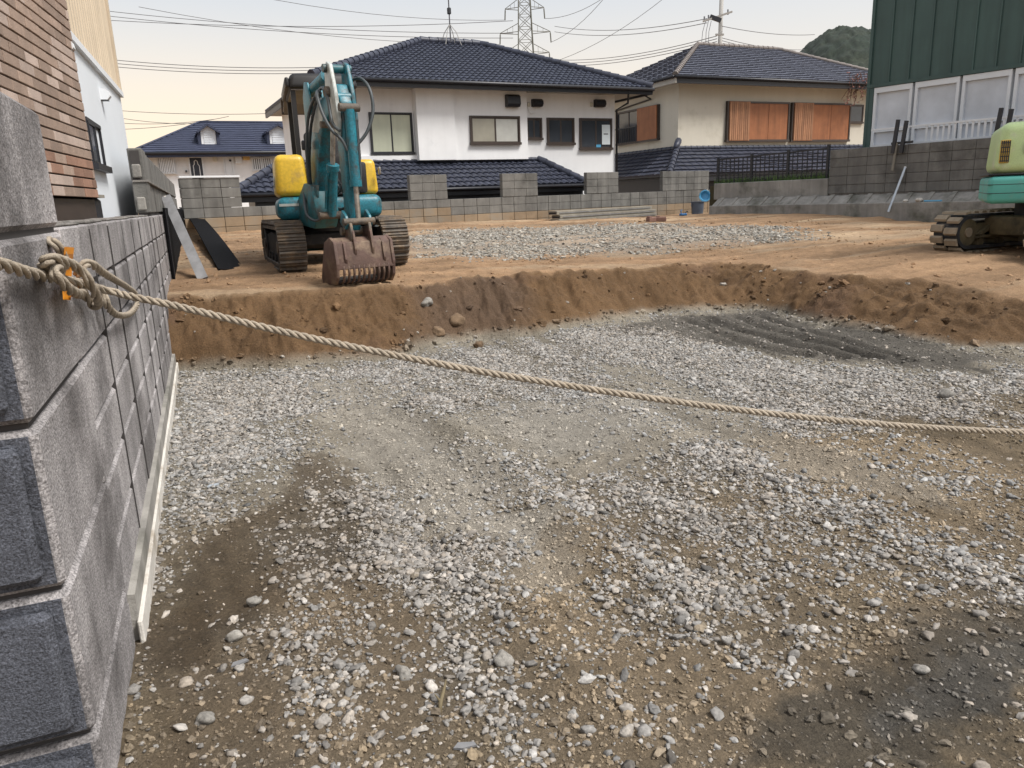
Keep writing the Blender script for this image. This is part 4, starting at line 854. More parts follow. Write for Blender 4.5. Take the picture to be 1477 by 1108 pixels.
# ---------------------------------------------------------------- green metal sided building at the right
GC=Vector((15.15,14.28,0)); FG=Frame((GC.x,GC.y),165.)
gb=fthing('green_building','dark green standing seam metal building with a band of white windows','building',FG)
fg=lambda px,py,off=0.: FG.hit(px,py,off)
zw=fg(1300,119)[1]; Lg=13.; Hg=9.; zs_=1.0
zwt=(fg(1262,125)[1]+fg(1470,95)[1])/2
MB().box(0,Lg,.1,8,zs_-1,zwt).build('lower_wall',M['wbluish'],gb); MB().box(.0,Lg,.06,8,zwt,Hg).build('upper_wall',M['green'],gb)
u=.0; k=0; pn=MB().bbox(0,.445,.0,.058,zwt+.05,Hg,.006).build('siding_panel',M['green'],gb); pn.location=(0,0,0)
sm_=MB().box(-.016,.016,-.03,.0,zwt+.05,Hg).build('standing_seam',M['green'],gb); sm_.location=(.45,0,0)
while u<Lg-.5:
    u+=.45
    link('siding_panel',pn.data,gb,(u,0,0))
    link('standing_seam',sm_.data,gb,(u+.45,0,0))
MB().box(-.05,.02,-.045,.3,1.,Hg).build('corner_trim',M['green'],gb); MB().box(-.05,Lg,-.05,.1,zwt-.03,zwt+.05).build('drip_trim',M['green'],gb)
# window band
zb2=2.25; us=[fg(1258,160)[0],fg(1316,160)[0],fg(1383,160)[0],fg(1458,150)[0]]; us.append(us[-1]*2-us[-2]+.1); us.append(us[-1]*2-us[-2])
for i in range(len(us)-1):
    a,b2=us[i]+.03,us[i+1]-.03; zm=zb2+.38
    w=MB(); f_=.06; w.box(a,b2,-.03,.12,zwt-.16,zwt-.04); w.box(a,a+f_,-.028,.12,zb2,zwt-.16); w.box(b2-f_,b2,-.028,.12,zb2,zwt-.16); w.box(a+f_,b2-f_,-.02,.12,zm-.05,zm+.03); w.box(a+f_,b2-f_,-.028,.12,zb2-.04,zb2+.04)
    w=w.build('window',M['whitefr'],gb)
    MB().box(a+f_,b2-f_,.04,.06,zm+.03,zwt-.16).build('pane',M['sash'],w); MB().box(a+f_,b2-f_,.04,.06,zb2+.04,zm-.05).build('pane',M['sash'],w)
MB().box(-.045,us[0]+.02,-.035,.1,1.,zwt-.035).build('jamb',M['green'],gb)
# ---------------------------------------------------------------- brick tiled house at the left
PB=atdepth(141.5,279,4.9); FBk=Frame((PB.x,PB.y),6.)
bh=fthing('brick_house','brown brick tiled house corner rising behind the granite block wall','house',FBk)
fb=lambda px,py,off=0.: FBk.hit(px,py,off)
zb0=fb(100,283)[1]; rowh=.0595; joint=.009
uL_=fb(-40,150)[0]-.3; nb=0
MB().box(uL_-1,-.014,.012,4.,zb0,8.).build('backing',M['joint'],bh); MB().box(uL_-1,.01,.03,3.9,zb0-.6,zb0-.012).build('plinth',M['brownfr'],bh)
zt0=fb(0,-30)[1]
bl=.225
r=0
while zb0+r*rowh<zt0+.3 and nb<300:
    z=zb0+r*rowh; off=(.0,.5,.25,.75)[r%4]*bl if r>0 else .1
    u=-off; 
    edges=[0.]
    while u>uL_: 
        if u<-.03: edges.append(u)
        u-=bl
    edges.append(u)
    for e0,e1 in zip(edges[:-1],edges[1:]):
        if e0-e1<.03: continue
        pr=P_=None
        m_=M['brickred'] if (r<4 and random.random()<.58) else (M['brickpale'] if random.random()<(.4 if r<9 else .25) else M['brick'])
        block(bh,e1+joint*.35,random.uniform(-.002,.002),z,e0-e1-joint*.7,rowh-joint,.02,m_,.002,'brick'); nb+=1
    r+=1
ztop=zb0+r*rowh
if nb>=1:
    mb=MB(); rr=r
    while zb0+rr*rowh<6.:
        u=-(rr%2)*bl*.5-.004
        while u>uL_: mb.box(u-bl+joint,u,0,.02,zb0+rr*rowh,zb0+rr*rowh+rowh-joint); u-=bl
        rr+=1
    tag(mb.build('upper_bricks',M['brick'],bh),kind='stuff')
# return side of the brick house's corner
MB().box(-.013,-.001,.004,4.,zb0,8.).build('corner_return',M['brick'],bh)
# ---------------------------------------------------------------- pale rendered house beyond it
FWt=Frame((PB.x-.06,PB.y+.35),1.5)
wh=fthing('pale_house','pale blue-white rendered house with beige ribbed siding above, beyond the brick house','house',FWt)
fw=lambda px,py,off=0.: FWt.hit(px,py,off)
ue=fw(196,285)[0]; zs1=fw(176,139)[1]; zs2=fw(118,78)[1]; zs=(zs1+zs2)/2
MB().box(-.25,ue,.0,5.,.3,zs).build('wall',M['wbluish'],wh)
MB().box(-.25,ue-.015,.03,4.9,zs,9.).build('upper_wall',M['beige'],wh)
rib=MB().prism([(0,0.03),(.02,0.),(.07,0.),(.09,.03)],'z',zs+.03,9.).build('siding_rib',M['beige'],wh); u=-.25; first=True
while u<ue-.1:
    if first: rib.location=(u,0,0); first=False
    else: link('siding_rib',rib.data,wh,(u,0,0))
    u+=.13
MB().box(-.25,ue+.02,-.03,.04,zs-.02,zs+.03).build('drip_trim',M['whitefr'],wh)
MB().box(ue-.06,ue+.03,-.02,5.,zs+.03,9.).build('corner_trim',M['beige'],wh)
a,b2,c,d=FWt.rect(124,172,149,246,-.06); u_=fw(127,200)[0]; ub3=fw(147,220)[0]; z0=fw(150,246)[1]; z1=fw(126,172)[1]
window(wh,fw(126,205)[0],fw(148,225)[0],min(z0,z1),max(z0,z1),0.,2,fr=.025,dep=.02,frm='dark')
for (px,py) in ((109,70),(161,139)):
    a,z=fw(px,py,-.08); mb=MB(); pr=[(0,-.03),(-.05,-.03),(-.075,0.),(-.07,.03),(-.04,.055),(0,.055)]; mb.prism([(y,z+q) for y,q in pr],'x',a-.04,a+.04); v_=mb.build('vent_hood',M['whitefr'],wh); MB().box(a-.035,a+.035,-.055,-.005,z-.036,z-.031).build('grille',M['dark'],v_)
a,z=fw(163,262,-.02); b3,z3=fw(168,292,-.02)

# small dark gap filler: gas pipe box between the two houses
pp=fb(150,288,-.05); gq=fthing('pipe_box','small black pipe box at the foot of the brick corner','box',FBk); MB().bbox(.02,.2,.03,.2,zb0-.16,zb0+.0,.02).build('box_body',M['dark'],gq); MB().box(.0,.22,.01,.22,zb0,zb0+.02).build('box_lid',M['board'],gq)
# ================================================================ diggers
import bmesh
def rbox(name,mat,parent,x0,x1,y0,y1,z0,z1,bv=.06,seg=4,tap=None,shape=None):
    """box with rounded edges; tap=(dx,dy) pulls the top face in"""
    bm=bmesh.new(); bmesh.ops.create_cube(bm,size=1)
    for v in bm.verts:
        top=v.co.z>0
        v.co=Vector((x0+(v.co.x+.5)*(x1-x0),y0+(v.co.y+.5)*(y1-y0),z0+(v.co.z+.5)*(z1-z0)))
        if top and tap:
            cx_,cy_=(x0+x1)/2,(y0+y1)/2; v.co.x+=-tap[0]*(1 if v.co.x>cx_ else -1); v.co.y+=-tap[1]*(1 if v.co.y>cy_ else -1)
    bmesh.ops.bevel(bm,geom=bm.edges[:],offset=bv,segments=seg,profile=.5,affect='EDGES')
    me=bpy.data.meshes.new(name); bm.to_mesh(me); bm.free(); me.materials.append(mat); me.polygons.foreach_set('use_smooth',[True]*len(me.polygons))
    try: me.set_sharp_from_angle(angle=R(35))
    except Exception: pass
    return link(name,me,parent)
def bevel_prism(name,mat,parent,poly,w0,w1,bv,xf=None):
    """side outline (s,z) given thickness across, edges softened, then turned by xf"""
    m=MB().prism(poly,'x',w0,w1); me=bpy.data.meshes.new(name); me.from_pydata(m.v,[],m.f); bm=bmesh.new(); bm.from_mesh(me)
    bmesh.ops.recalc_face_normals(bm,faces=bm.faces[:]); bmesh.ops.bevel(bm,geom=bm.edges[:],offset=bv,segments=2,profile=.5,affect='EDGES')
    if xf:
        for v in bm.verts: v.co=xf(v.co)
    bm.to_mesh(me); bm.free(); me.materials.append(mat); me.polygons.foreach_set('use_smooth',[True]*len(me.polygons))
    try: me.set_sharp_from_angle(angle=R(35))
    except Exception: pass
    return link(name,me,parent)
def track_path(L,hh,n):
    r=hh/2; st=L-hh; per=2*st+2*math.pi*r; out=[]
    for i in range(n):
        d=per*i/n
        if d<st: out.append((-st/2+d,0.,0.))                       # along the ground, normal down
        elif d<st+math.pi*r: a=(d-st)/r; out.append((st/2+r*math.sin(a),r-r*math.cos(a),a))
        elif d<2*st+math.pi*r: out.append((st/2-(d-st-math.pi*r),2*r,math.pi))
        else: a=(d-2*st-math.pi*r)/r; out.append((-st/2-r*math.sin(a),r+r*math.cos(a),math.pi+a))
    return out,per
def track(parent,xc,w,L,hh,shoe_mat,belt_mat,fr_mat,steel=True,n=44,axis_y=True):
    t=bpy.data.objects.new('track',None); COL.objects.link(t); t.parent=parent; t.location=(xc,0,0)
    if not axis_y: t.location=(0,xc,0); t.rotation_euler=(0,0,-math.pi/2)
    pts,per=track_path(L,hh,n); pitch=per/n
    # belt
    mb=MB(); fine,_=track_path(L-.05,hh-.05,120)
    o=[(p[0],p[1]+.025) for p in fine]; inn=[]
    fi,_=track_path(L-.13,hh-.13,120); inn=[(p[0],p[1]+.065) for p in fi]; N_=120; w2=w*.46
    for x_ in (-w2,w2): mb.v+=[(x_,a,b) for a,b in o]+[(x_,a,b) for a,b in inn]
    for i in range(N_):
        j=(i+1)%N_; q=2*N_
        mb.f+=[(i,j,q+j,q+i),(N_+i,q+N_+i,q+N_+j,N_+j),(i,N_+i,N_+j,j),(q+i,q+j,q+N_+j,q+N_+i)]; mb.m+=[0]*4
    mb.build('belt',belt_mat,t,smooth=True,auto=40)
    if steel:
        s=MB(); s.bbox(-w/2,w/2,-pitch*.47,pitch*.47,-.012,.012,.004); s.prism([(-pitch*.47,-.012),(-pitch*.40,-.036),(-pitch*.30,-.036),(-pitch*.22,-.012)],'x',-w/2+.004,w/2-.004); s.prism([(.0,-.012),(.006,-.03),(.016,-.03),(.022,-.012)],'x',-w/2+.004,w/2-.004)
        s.box(-w*.16,w*.16,-pitch*.3,pitch*.3,.012,.04)
    else:
        s=MB(); s.prism([(-pitch*.36,.0),(-pitch*.27,-.028),(pitch*.27,-.028),(pitch*.36,.0)],'x',-w/2,-w*.04); s.prism([(-pitch*.1,.0),(0,-.028),(pitch*.5,-.028),(pitch*.6,.0)],'x',w*.04,w/2)
    so_=s.build('track_shoe',shoe_mat); sm=so_.data; drop(so_)
    for (y_,z_,a) in pts:
        q=link('track_shoe',sm,t,(0,y_,z_)); q.rotation_euler=(a,0,0)
    # frame, wheels, rollers
    fm=MB(); fm.prism([(-L*.36,hh*.30),(-L*.3,hh*.72),(0,hh*.80),(L*.3,hh*.72),(L*.36,hh*.30)],'x',-w*.36,w*.36); fm.build('track_frame',fr_mat,t)
    for y_ in (-L/2+hh/2,L/2-hh/2):
        wm=MB(); wm.cyl((-w*.42,y_,hh/2),(w*.42,y_,hh/2),hh*.36,20); wh_=wm.build('idler',fr_mat,t,smooth=True,auto=40); MB().cyl((-w*.47,y_,hh/2),(w*.47,y_,hh/2),hh*.13,12).build('hub',shoe_mat,wh_,smooth=True,auto=40)
    for k in range(4):
        y_=-L*.27+L*.18*k; MB().cyl((-w*.4,y_,hh*.2),(w*.4,y_,hh*.2),hh*.125,12).build('roller',fr_mat,t,smooth=True,auto=40)
    return t
# ---------------------------------------------------------------- teal and yellow digger
EX=Vector((1.51,9.84,0)); EX.z=gh(1.46,9.6)+.005
ex=thing('excavator','teal and yellow mini excavator with black canopy and slotted bucket','excavator',EX,R(-4))
for s in (-1,1): t=track(ex,s*.60,.31,1.95,.52,M['steel'],M['steel'],M['black'],True,42); t.rotation_euler=(0,0,R(5)); t.location=(s*.60*math.cos(R(5)),s*.60*math.sin(R(5)),0)
MB().bbox(-.48,.48,-.35,.35,.2,.42,.05).build('undercarriage',M['black'],ex); MB().cyl((0,0,.4),(0,0,.56),.36,28).build('turntable',M['black'],ex,smooth=True,auto=40)
# dozer blade folded behind the tracks' front
MB().prism([(.98,.1),(1.04,.1),(1.0,.25),(1.04,.45),(.98,.45),(.93,.25)],'x',-.76,.76).build('dozer_blade',M['tealdk'],ex)
low=rbox('lower_body',M['teal'],ex,-.62,.60,-.62,.86,.55,.82,.09,4)
MB().box(-.60,-.30,-.6245,-.6205,.715,.745).build('white_stripe',M['worn'],low); MB().box(-.36,-.30,-.6262,-.6246,.717,.743).build('yellow_stripe',M['yellow'],low)
rbox('engine_hood',M['yellow'],ex,-.62,-.24,-.58,.60,.825,1.30,.075,4,(.02,.03)); rbox('engine_hood',M['yellow'],ex,.30,.60,-.42,.60,.825,1.24,.06,4,(.02,.05)); rbox('counterweight',M['yellow'],ex,-.58,.58,.55,.9,.83,1.2,.09,4)
MB().cyl((-.626,-.3,1.0),(-.615,-.3,1.0),.07,16).build('round_badge',M['worn'],ex)
rbox('floor_plate',M['black'],ex,-.24,.30,-.6,.3,.825,.86,.01,1); rbox('seat',M['black'],ex,-.2,.24,.0,.42,.9,1.12,.05,3); rbox('seat_back',M['black'],ex,-.19,.23,.3,.44,1.1,1.62,.05,3); rbox('control_box',M['black'],ex,.29,.45,-.52,-.3,.84,1.2,.03,2)
rbox('front_guard',M['black'],ex,-.22,.28,-.58,-.5,.86,1.5,.03,2)
for s in (-.16,.2):
    l_=MB().tube([(s,-.35,.86),(s,-.38,1.15),(s+.03,-.36,1.32)],.013,7).build('lever',M['black'],ex); MB().cyl((s+.03,-.36,1.31),(s+.03,-.355,1.38),.026,10).build('knob',M['dark'],l_)
# canopy
cn=rbox('canopy_roof',M['canopy'],ex,-.36,.46,-.38,1.0,2.04,2.22,.06,4,(.04,.05)); MB().box(-.32,.42,-.33,.95,2.03,2.042).build('roof_lining',M['canopygrey'],cn)
rbox('roof_rim',M['canopy'],cn,-.385,-.335,-.35,.98,2.06,2.17,.022,2)
for (x_,y_) in ((-.30,-.28),(.40,-.28),(-.30,.8),(.40,.8)): MB().bar((x_,y_,1.2),(x_,y_,2.14),.055).build('canopy_post',M['canopy'],ex)
# visor folded out at the back of the canopy
vz=MB(); slab(vz,[(-.36,.95,2.13),(.44,.95,2.13),(.44,1.35,1.98),(-.36,1.35,1.98)],.03); vz.build('sun_visor',M['canopygrey'],cn)
MB().tube([(-.38,.98,2.1),(-.38,1.37,1.96),(.46,1.37,1.96),(.46,.98,2.1)],.02,8).build('visor_frame',M['canopy'],cn)
# boom and stick, swung to the side about the post
PX_,PY_,PH=-.2,-.84,R(12)
BS=True
def bx(v):
    l,s,z=v; z=z if z<.45 else .45+(z-.45)*.9; s=s*1.5 if BS else s+.42
    if not BS: z-=.075*max(0.,1-z/1.3)
    return Vector((PX_+s*math.sin(PH)+l*math.cos(PH),PY_-s*math.cos(PH)+l*math.sin(PH),z))
def btube(name,pts,r,mat,par=ex,n=10): return MB().tube([bx(p) for p in pts],r,n).build(name,mat,par,smooth=True,auto=50)
bevel_prism('swing_post',M['tealdk'],ex,[(-.25,.50),(.2,.46),(.3,.62),(.22,.98),(.02,1.02),(-.25,.78)],-.13,.13,.02,bx)
boom=bevel_prism('boom',M['teal'],ex,[(.0,.72),(.18,.66),(.30,1.2),(.47,1.60),(.82,1.84),(.80,1.98),(.42,1.90),(.20,1.70),(.06,1.2)],-.065,.065,.018,bx)
for l in (-.078,.078): bevel_prism('boom_cheek',M['tealdk'],boom,[(.0,.68),(.22,.64),(.28,.98),(.06,1.0)],l-.012,l+.012,.004,bx)
bevel_prism('worn_top_plate',M['worn'],boom,[(.23,1.60),(.39,1.565),(.52,1.69),(.49,1.935),(.41,1.93),(.21,1.70)],-.0695,.069,.004,bx)
bevel_prism('cylinder_bracket',M['teal'],boom,[(.16,1.66),(.36,1.86),(.3,2.14),(.22,2.16),(.16,2.0)],-.10,-.078,.006,bx); bevel_prism('cylinder_bracket',M['teal'],boom,[(.16,1.66),(.36,1.86),(.3,2.14),(.22,2.16),(.16,2.0)],.03,.055,.006,bx)
# boom cylinder in front of the boom
cy=btube('boom_cylinder',[(.02,.33,.62),(.02,.47,1.18)],.055,M['teal'],ex,14); btube('piston_rod',[(.02,.46,1.15),(.02,.555,1.62)],.026,M['chrome'],cy); btube('gland',[(.02,.46,1.14),(.02,.475,1.20)],.068,M['teal'],cy,14); btube('pin',[(-.11,.555,1.63),(.15,.555,1.63)],.035,M['steel'],cy); btube('pin',[(-.12,.33,.62),(.16,.33,.62)],.04,M['steel'],cy)
btube('feed_pipe',[(-.05,.36,.7),(-.05,.44,1.0),(-.04,.47,1.1)],.014,M['teal'],cy)
# arm cylinder on top
cy=btube('arm_cylinder',[(-.03,.24,2.06),(-.01,.58,2.14)],.062,M['teal'],ex,14); btube('piston_rod',[(-.01,.56,2.135),(.0,.74,2.17)],.03,M['chrome'],cy); btube('gland',[(-.01,.55,2.13),(-.008,.6,2.146)],.072,M['teal'],cy,14)
# stick
BS=False
stick=bevel_prism('stick',M['teal'],ex,[(.72,1.82),(.73,2.0),(.86,2.0),(.96,1.8),(.97,1.4),(.93,.62),(.90,.50),(.80,.50),(.78,.62),(.74,1.5)],-.06,.06,.018,bx)
for l in (-.085,.085): bevel_prism('stick_fork',M['worn'] if l<0 else M['teal'],stick,[(.66,1.98),(.68,2.18),(.76,2.24),(.84,2.20),(.93,1.90),(.97,1.62),(.90,1.40),(.78,1.72)],l-.02,l+.02,.008,bx)
btube('pin',[(-.14,.77,1.93),(.14,.77,1.93)],.05,M['steel'],stick,14); btube('pin',[(-.14,.75,2.17),(.14,.75,2.17)],.04,M['tealdk'],stick,14); btube('tie_tube',[(-.1,.88,1.86),(.1,.88,1.86)],.05,M['teal'],stick,12)
MB().prism([(0,0)]*0+[(-.002,0),(0,.0),(0,.002)],'x',0,.001) if False else None
# bucket cylinder along the front of the stick
cy=btube('bucket_cylinder',[(.0,1.02,1.72),(.0,1.03,.98)],.05,M['teal'],ex,14); btube('piston_rod',[(.0,1.03,1.0),(.0,1.02,.60)],.027,M['chrome'],cy); btube('gland',[(.0,1.03,1.02),(.0,1.03,.95)],.06,M['teal'],cy,14); btube('hose_pipe',[(.06,1.02,1.6),(.062,1.03,1.1),(.05,1.03,1.0)],.012,M['hose'],cy)
btube('pin',[(-.1,1.02,1.74),(.1,1.02,1.74)],.04,M['steel'],cy)
# linkage
for l in (-.12,.12):
    bevel_prism('link',M['teal'],ex,[(.84,.60),(.92,.72),(1.02,.66),(1.06,.58),(1.0,.52),(.88,.56)],l-.015,l+.015,.006,bx)
    bevel_prism('link',M['steel'],ex,[(.98,.62),(1.06,.6),(1.10,.44),(1.04,.34),(.98,.44)],l*.8-.015,l*.8+.015,.006,bx)
btube('pin',[(-.16,1.03,.6),(.16,1.03,.6)],.035,M['steel']); btube('pin',[(-.14,.86,.5),(.14,.86,.5)],.04,M['steel'])
# slotted bucket
zb3=-.0
bk=bevel_prism('bucket',M['rust'],ex,[(.82,.40),(1.0,.445),(1.10,.40),(1.15,.16),(1.12,.155),(1.075,.37),(.99,.405),(.83,.37)],-.29,.29,.006,bx)
for l in (-.29,.29): bevel_prism('bucket_side',M['rust'],bk,[(.80,.40),(.98,.45),(1.11,.41),(1.155,.21),(1.13,.08),(1.04,.01),(.62,.0),(.60,.06)],l-.016,l+.016,.006,bx)
for k in range(10):
    l=-.255+.0515*k+.026; MB().tube([bx((l,1.135,.19)),bx((l,1.14,.12)),bx((l,1.10,.045)),bx((l,1.0,.015)),bx((l,.66,.02))],.0125,6).build('bucket_bar',M['rust'],bk,smooth=True)
MB().add([bx(p) for p in ((-.29,.60,.03),(.29,.60,.03),(.29,.76,.005),(-.29,.76,.005),(-.29,.60,.05),(.29,.60,.05),(.29,.76,.03),(-.29,.76,.03))],[(0,3,2,1),(4,5,6,7),(0,1,5,4),(1,2,6,5),(2,3,7,6),(3,0,4,7)]).build('cutting_edge',M['steel'],bk)
for l in (-.09,.09,.2,-.2): bevel_prism('bucket_ear' if abs(l)<.1 else 'bucket_rib',M['rust'],bk,[(.84,.40),(.88,.54),(1.0,.56),(1.10,.50),(1.14,.34),(1.12,.26),(1.0,.42)] if abs(l)<.1 else [(1.05,.43),(1.12,.39),(1.155,.25),(1.14,.21),(1.08,.38)],l-.012,l+.012,.004,bx)
# hoses
BS=True
for pts in ([(.09,.15,.9),(.11,.25,1.3),(.10,.35,1.7),(.08,.5,1.95),(.1,.62,1.98)],[(-.09,.12,.95),(-.11,.2,1.3),(-.10,.3,1.65),(-.09,.45,1.88),(-.1,.6,1.96)],[(.13,.1,.75),(.2,.3,.66),(.16,.36,.9),(.1,.3,1.15),(.09,.32,1.5)],[(-.14,.2,1.0),(-.16,.28,1.4),(-.13,.36,1.8),(-.1,.6,2.0),(-.13,.8,1.9),(-.15,.9,1.6),(-.12,.98,1.5)],[(.12,.6,2.02),(.2,.8,2.08),(.24,.92,1.95),(.24,.96,1.72),(.16,.97,1.5),(.05,.96,1.36)],[(-.12,.62,1.98),(-.22,.78,1.9),(-.22,.86,1.7),(-.18,.93,1.52),(-.1,.95,1.42),(-.05,.96,1.3)],[(.1,.1,.8),(.14,.4,.95),(.15,.45,1.3),(.12,.4,1.6)],[(.11,.05,.72),(.17,.35,.7),(.18,.42,.95),(.14,.3,1.2)],[(.18,-.1,.7),(.3,.15,.62),(.26,.3,.8),(.16,.2,1.0)],[(-.12,.0,.9),(-.18,.15,.65),(-.14,.28,.56),(-.06,.33,.62)]):
    sp=[Vector(p) for p in pts]; out=[]
    for i in range(len(sp)-1):
        p0=sp[max(i-1,0)]; p1=sp[i]; p2=sp[i+1]; p3=sp[min(i+2,len(sp)-1)]
        for k in range(5):
            t=k/5; out.append(.5*((2*p1)+(-p0+p2)*t+(2*p0-5*p1+4*p2-p3)*t*t+(-p0+3*p1-3*p2+p3)*t**3))
    out.append(sp[-1]); btube('hose',out,.0165,M['hose'],ex,8)
MB().bbox(.6,.63,-.5,-.44,1.05,1.14,.01).build('mirror',M['chrome'],ex); rbox('work_light',M['dark'],boom,*(lambda p:(p.x-.05,p.x+.05,p.y-.05,p.y+.03,p.z-.05,p.z+.05))(bx(Vector((-.13,.2,1.45)))),.015,2)
# ---------------------------------------------------------------- lime and aqua digger at the right edge
q=hitz(1372,363,.52); E2=Vector((q.x+.95,q.y-.55,gh(q.x,q.y)+.005))
e2=thing('lime_excavator','lime green and aqua mini excavator cut off by the right edge','excavator',E2,0.)
for k in (-1,1):
    t=track(e2,.6*k,.36,2.1,.46,M['lugmud'],M['rubber'],M['olive'],False,34,False); t.location=(0,.6*k,0)
rbox('undercarriage',M['olive'],e2,-.5,.5,-.5,.5,.18,.42,.04,2); MB().cyl((0,0,.38),(0,0,.58),.38,24).build('turntable',M['black'],e2,smooth=True,auto=40)
for s in (-1,1): MB().prism([(-.7*s,.16),(-.1*s,.42),(.3*s,.42),(.7*s,.2),(.3*s,.18)],'y',.40,.45).build('frame_arm',M['olive'],e2)
ub=bpy.data.objects.new('upper_body',None); COL.objects.link(ub); ub.parent=e2; ub.rotation_euler=(0,0,R(-50))
rbox('ballast_band',M['aqua'],ub,-.74,.75,-.74,.74,.58,.895,.06,4)
for k in range(2): rbox('ballast_groove',M['dark'],ub,-.742,.752,-.742,.742,.695+.1*k,.703+.1*k,.002,1)
rbox('engine_cover',M['lime'],ub,-.70,.05,-.71,.71,.92,1.50,.11,6,(.03,.03)); rbox('cover_seam',M['black'],ub,-.75,.74,-.715,.715,.9,.925,.01,1); rbox('side_cover',M['lime'],ub,.04,.74,-.70,-.2,.92,1.3,.08,4)
rbox('grille_frame',M['yellow'],ub,-.66,-.56,-.722,-.69,1.04,1.30,.008,1)
for k in range(5):
    MB().box(-.652+.02*k,-.642+.02*k,-.728,-.721,1.05,1.29).build('grille_slat',M['dark'],ub)
for k in range(5): MB().box(-.655,-.565,-.7275,-.7215,1.06+.05*k,1.07+.05*k).build('grille_slat',M['dark'],ub)
MB().box(-.42,-.40,-.722,-.70,1.14,1.26).build('handle',M['dark'],ub)
for (x_,y_) in ((-.05,-.6),(-.05,.6),(.7,-.6),(.7,.6)): MB().bar((x_,y_,1.0),(x_,y_,2.3),.06).build('canopy_post',M['canopy'],ub)
rbox('canopy_roof',M['lime'],ub,-.2,.9,-.68,.68,2.3,2.4,.04,3); rbox('seat',M['black'],ub,.1,.5,-.15,.35,1.0,1.3,.06,3); rbox('seat_back',M['black'],ub,.0,.12,-.15,.35,1.25,1.75,.05,3)
m=MB(); m.prism([(.75,.6),(.95,.6),(1.5,1.9),(2.3,2.2),(2.3,2.38),(1.4,2.1),(.8,.9)],'y',-.1,.1); m.build('boom',M['lime'],ub); m=MB(); m.prism([(2.25,2.45),(2.4,2.4),(2.3,.7),(2.18,.7)],'y',-.09,.09); m.build('stick',M['lime'],ub); m=MB(); m.prism([(2.15,.75),(2.4,.7),(2.45,.2),(2.0,.0),(1.9,.15)],'y',-.3,.3); m.build('bucket',M['rust'],ub)
# ================================================================ things in the lot
def rope_sweep(mb,pts,r=.0125,pitch=.085,n=7,step=.0055):
    P=[Vector(p) for p in pts]; out=[]
    for i in range(len(P)-1):                        # smooth curve through the points
        p0=P[max(i-1,0)]; p1=P[i]; p2=P[i+1]; p3=P[min(i+2,len(P)-1)]; m=max(2,int((p2-p1).length/step))
        for k in range(m):
            t=k/m; out.append(.5*((2*p1)+(-p0+p2)*t+(2*p0-5*p1+4*p2-p3)*t*t+(-p0+3*p1-3*p2+p3)*t**3))
    out.append(P[-1]); N=len(out); T=[(out[min(i+1,N-1)]-out[max(i-1,0)]).normalized() for i in range(N)]
    u=T[0].orthogonal().normalized(); fr=[]; d=0.; ds=[]
    for i in range(N):
        u=(u-T[i]*u.dot(T[i])).normalized(); fr.append((u,T[i].cross(u))); ds.append(d)
        if i<N-1: d+=(out[i+1]-out[i]).length*(.36 if out[i].x<-.285 else 1.)
    for s in range(3):
        c=[]
        for i in range(N):
            a=2*math.pi*(ds[i]/pitch+s/3); c.append(out[i]+(fr[i][0]*math.cos(a)+fr[i][1]*math.sin(a))*r*.58)
        mb.tube(c,[r*.5*(1+.05*math.sin(i*1.7+s*2)) for i in range(N)],n)
    # stray fibres
    for i in range(0,N,3):
        a=random.uniform(0,6.28); o=out[i]+(fr[i][0]*math.cos(a)+fr[i][1]*math.sin(a))*r*.95; e=o+(fr[i][0]*math.cos(a+.6)+fr[i][1]*math.sin(a+.6))*random.uniform(.002,.008)+T[i]*random.uniform(-.008,.008)
        w=T[i].cross(e-o); 
        if w.length>1e-7: w=w.normalized()*.0003; mb.add([o-w,o+w,e],[(0,1,2)])
WX=-.3745
def onw(px,py,off): return hitp(px,py,Vector((WX+off,0,0)),Vector((1,0,0)))
rp=thing('rope','long twisted hemp rope knotted to the wall and slung across the pit','rope',(0,0,0))
A=onw(150,418,.055); zA=(A-CAM).dot(cF); zB=3.05
line=[onw(-45,372,.03),onw(0,381,.03),onw(40,393,.03),onw(80,402,.03),onw(115,409,.045),A]
for (px,py) in ((195,429),(250,440.5),(330,460),(410,479),(480,494.5),(590,516.5),(700,537),(820,556.5),(950,576),(1075,592.5),(1200,606),(1340,617),(1477,623.5),(1640,628),(1850,630)):
    t=(px-150)/(1477-150); line.append(atdepth(px,py,1/((1-t)/zA+t/zB)))
mb=MB(); rope_sweep(mb,line); mb.build('rope_line',M['rope'],rp,smooth=True)
mb=MB(); rope_sweep(mb,[onw(66,346,-.03),onw(74,349,.012),onw(82,354,.025),onw(90,366,.03),onw(92,385,.02),onw(84,398,.012)]); rope_sweep(mb,[onw(70,388,.02),onw(62,382,.035),onw(72,373,.055),onw(92,377,.06),onw(112,387,.066),onw(128,405,.08),onw(138,426,.08),onw(142,438,.06),onw(134,441,.03),onw(122,425,.022),onw(112,405,.022)])
rope_sweep(mb,[onw(96,380,.03),onw(84,384,.055),onw(80,394,.06),onw(90,408,.066),onw(104,420,.066),onw(116,424,.05),onw(120,414,.03)]); mb.build('knot',M['rope'],rp,smooth=True)
mb=MB(); rope_sweep(mb,[onw(112,398,.03),onw(120,382,.05),onw(132,381,.062),onw(148,393,.06),onw(166,404,.05),onw(183,414,.035),onw(195,424,.03),onw(198,438,.03),onw(188,452,.03),onw(172,455,.034),onw(158,446,.04),onw(152,432,.04),onw(148,420,.03)]); mb.build('bight',M['rope'],rp,smooth=True)
ot=thing('orange_tape','short strip of bright orange tape caught under the rope knot','tape',onw(98,395,.01)); o0=onw(98,395,.01)
mb=MB(); V_=[]
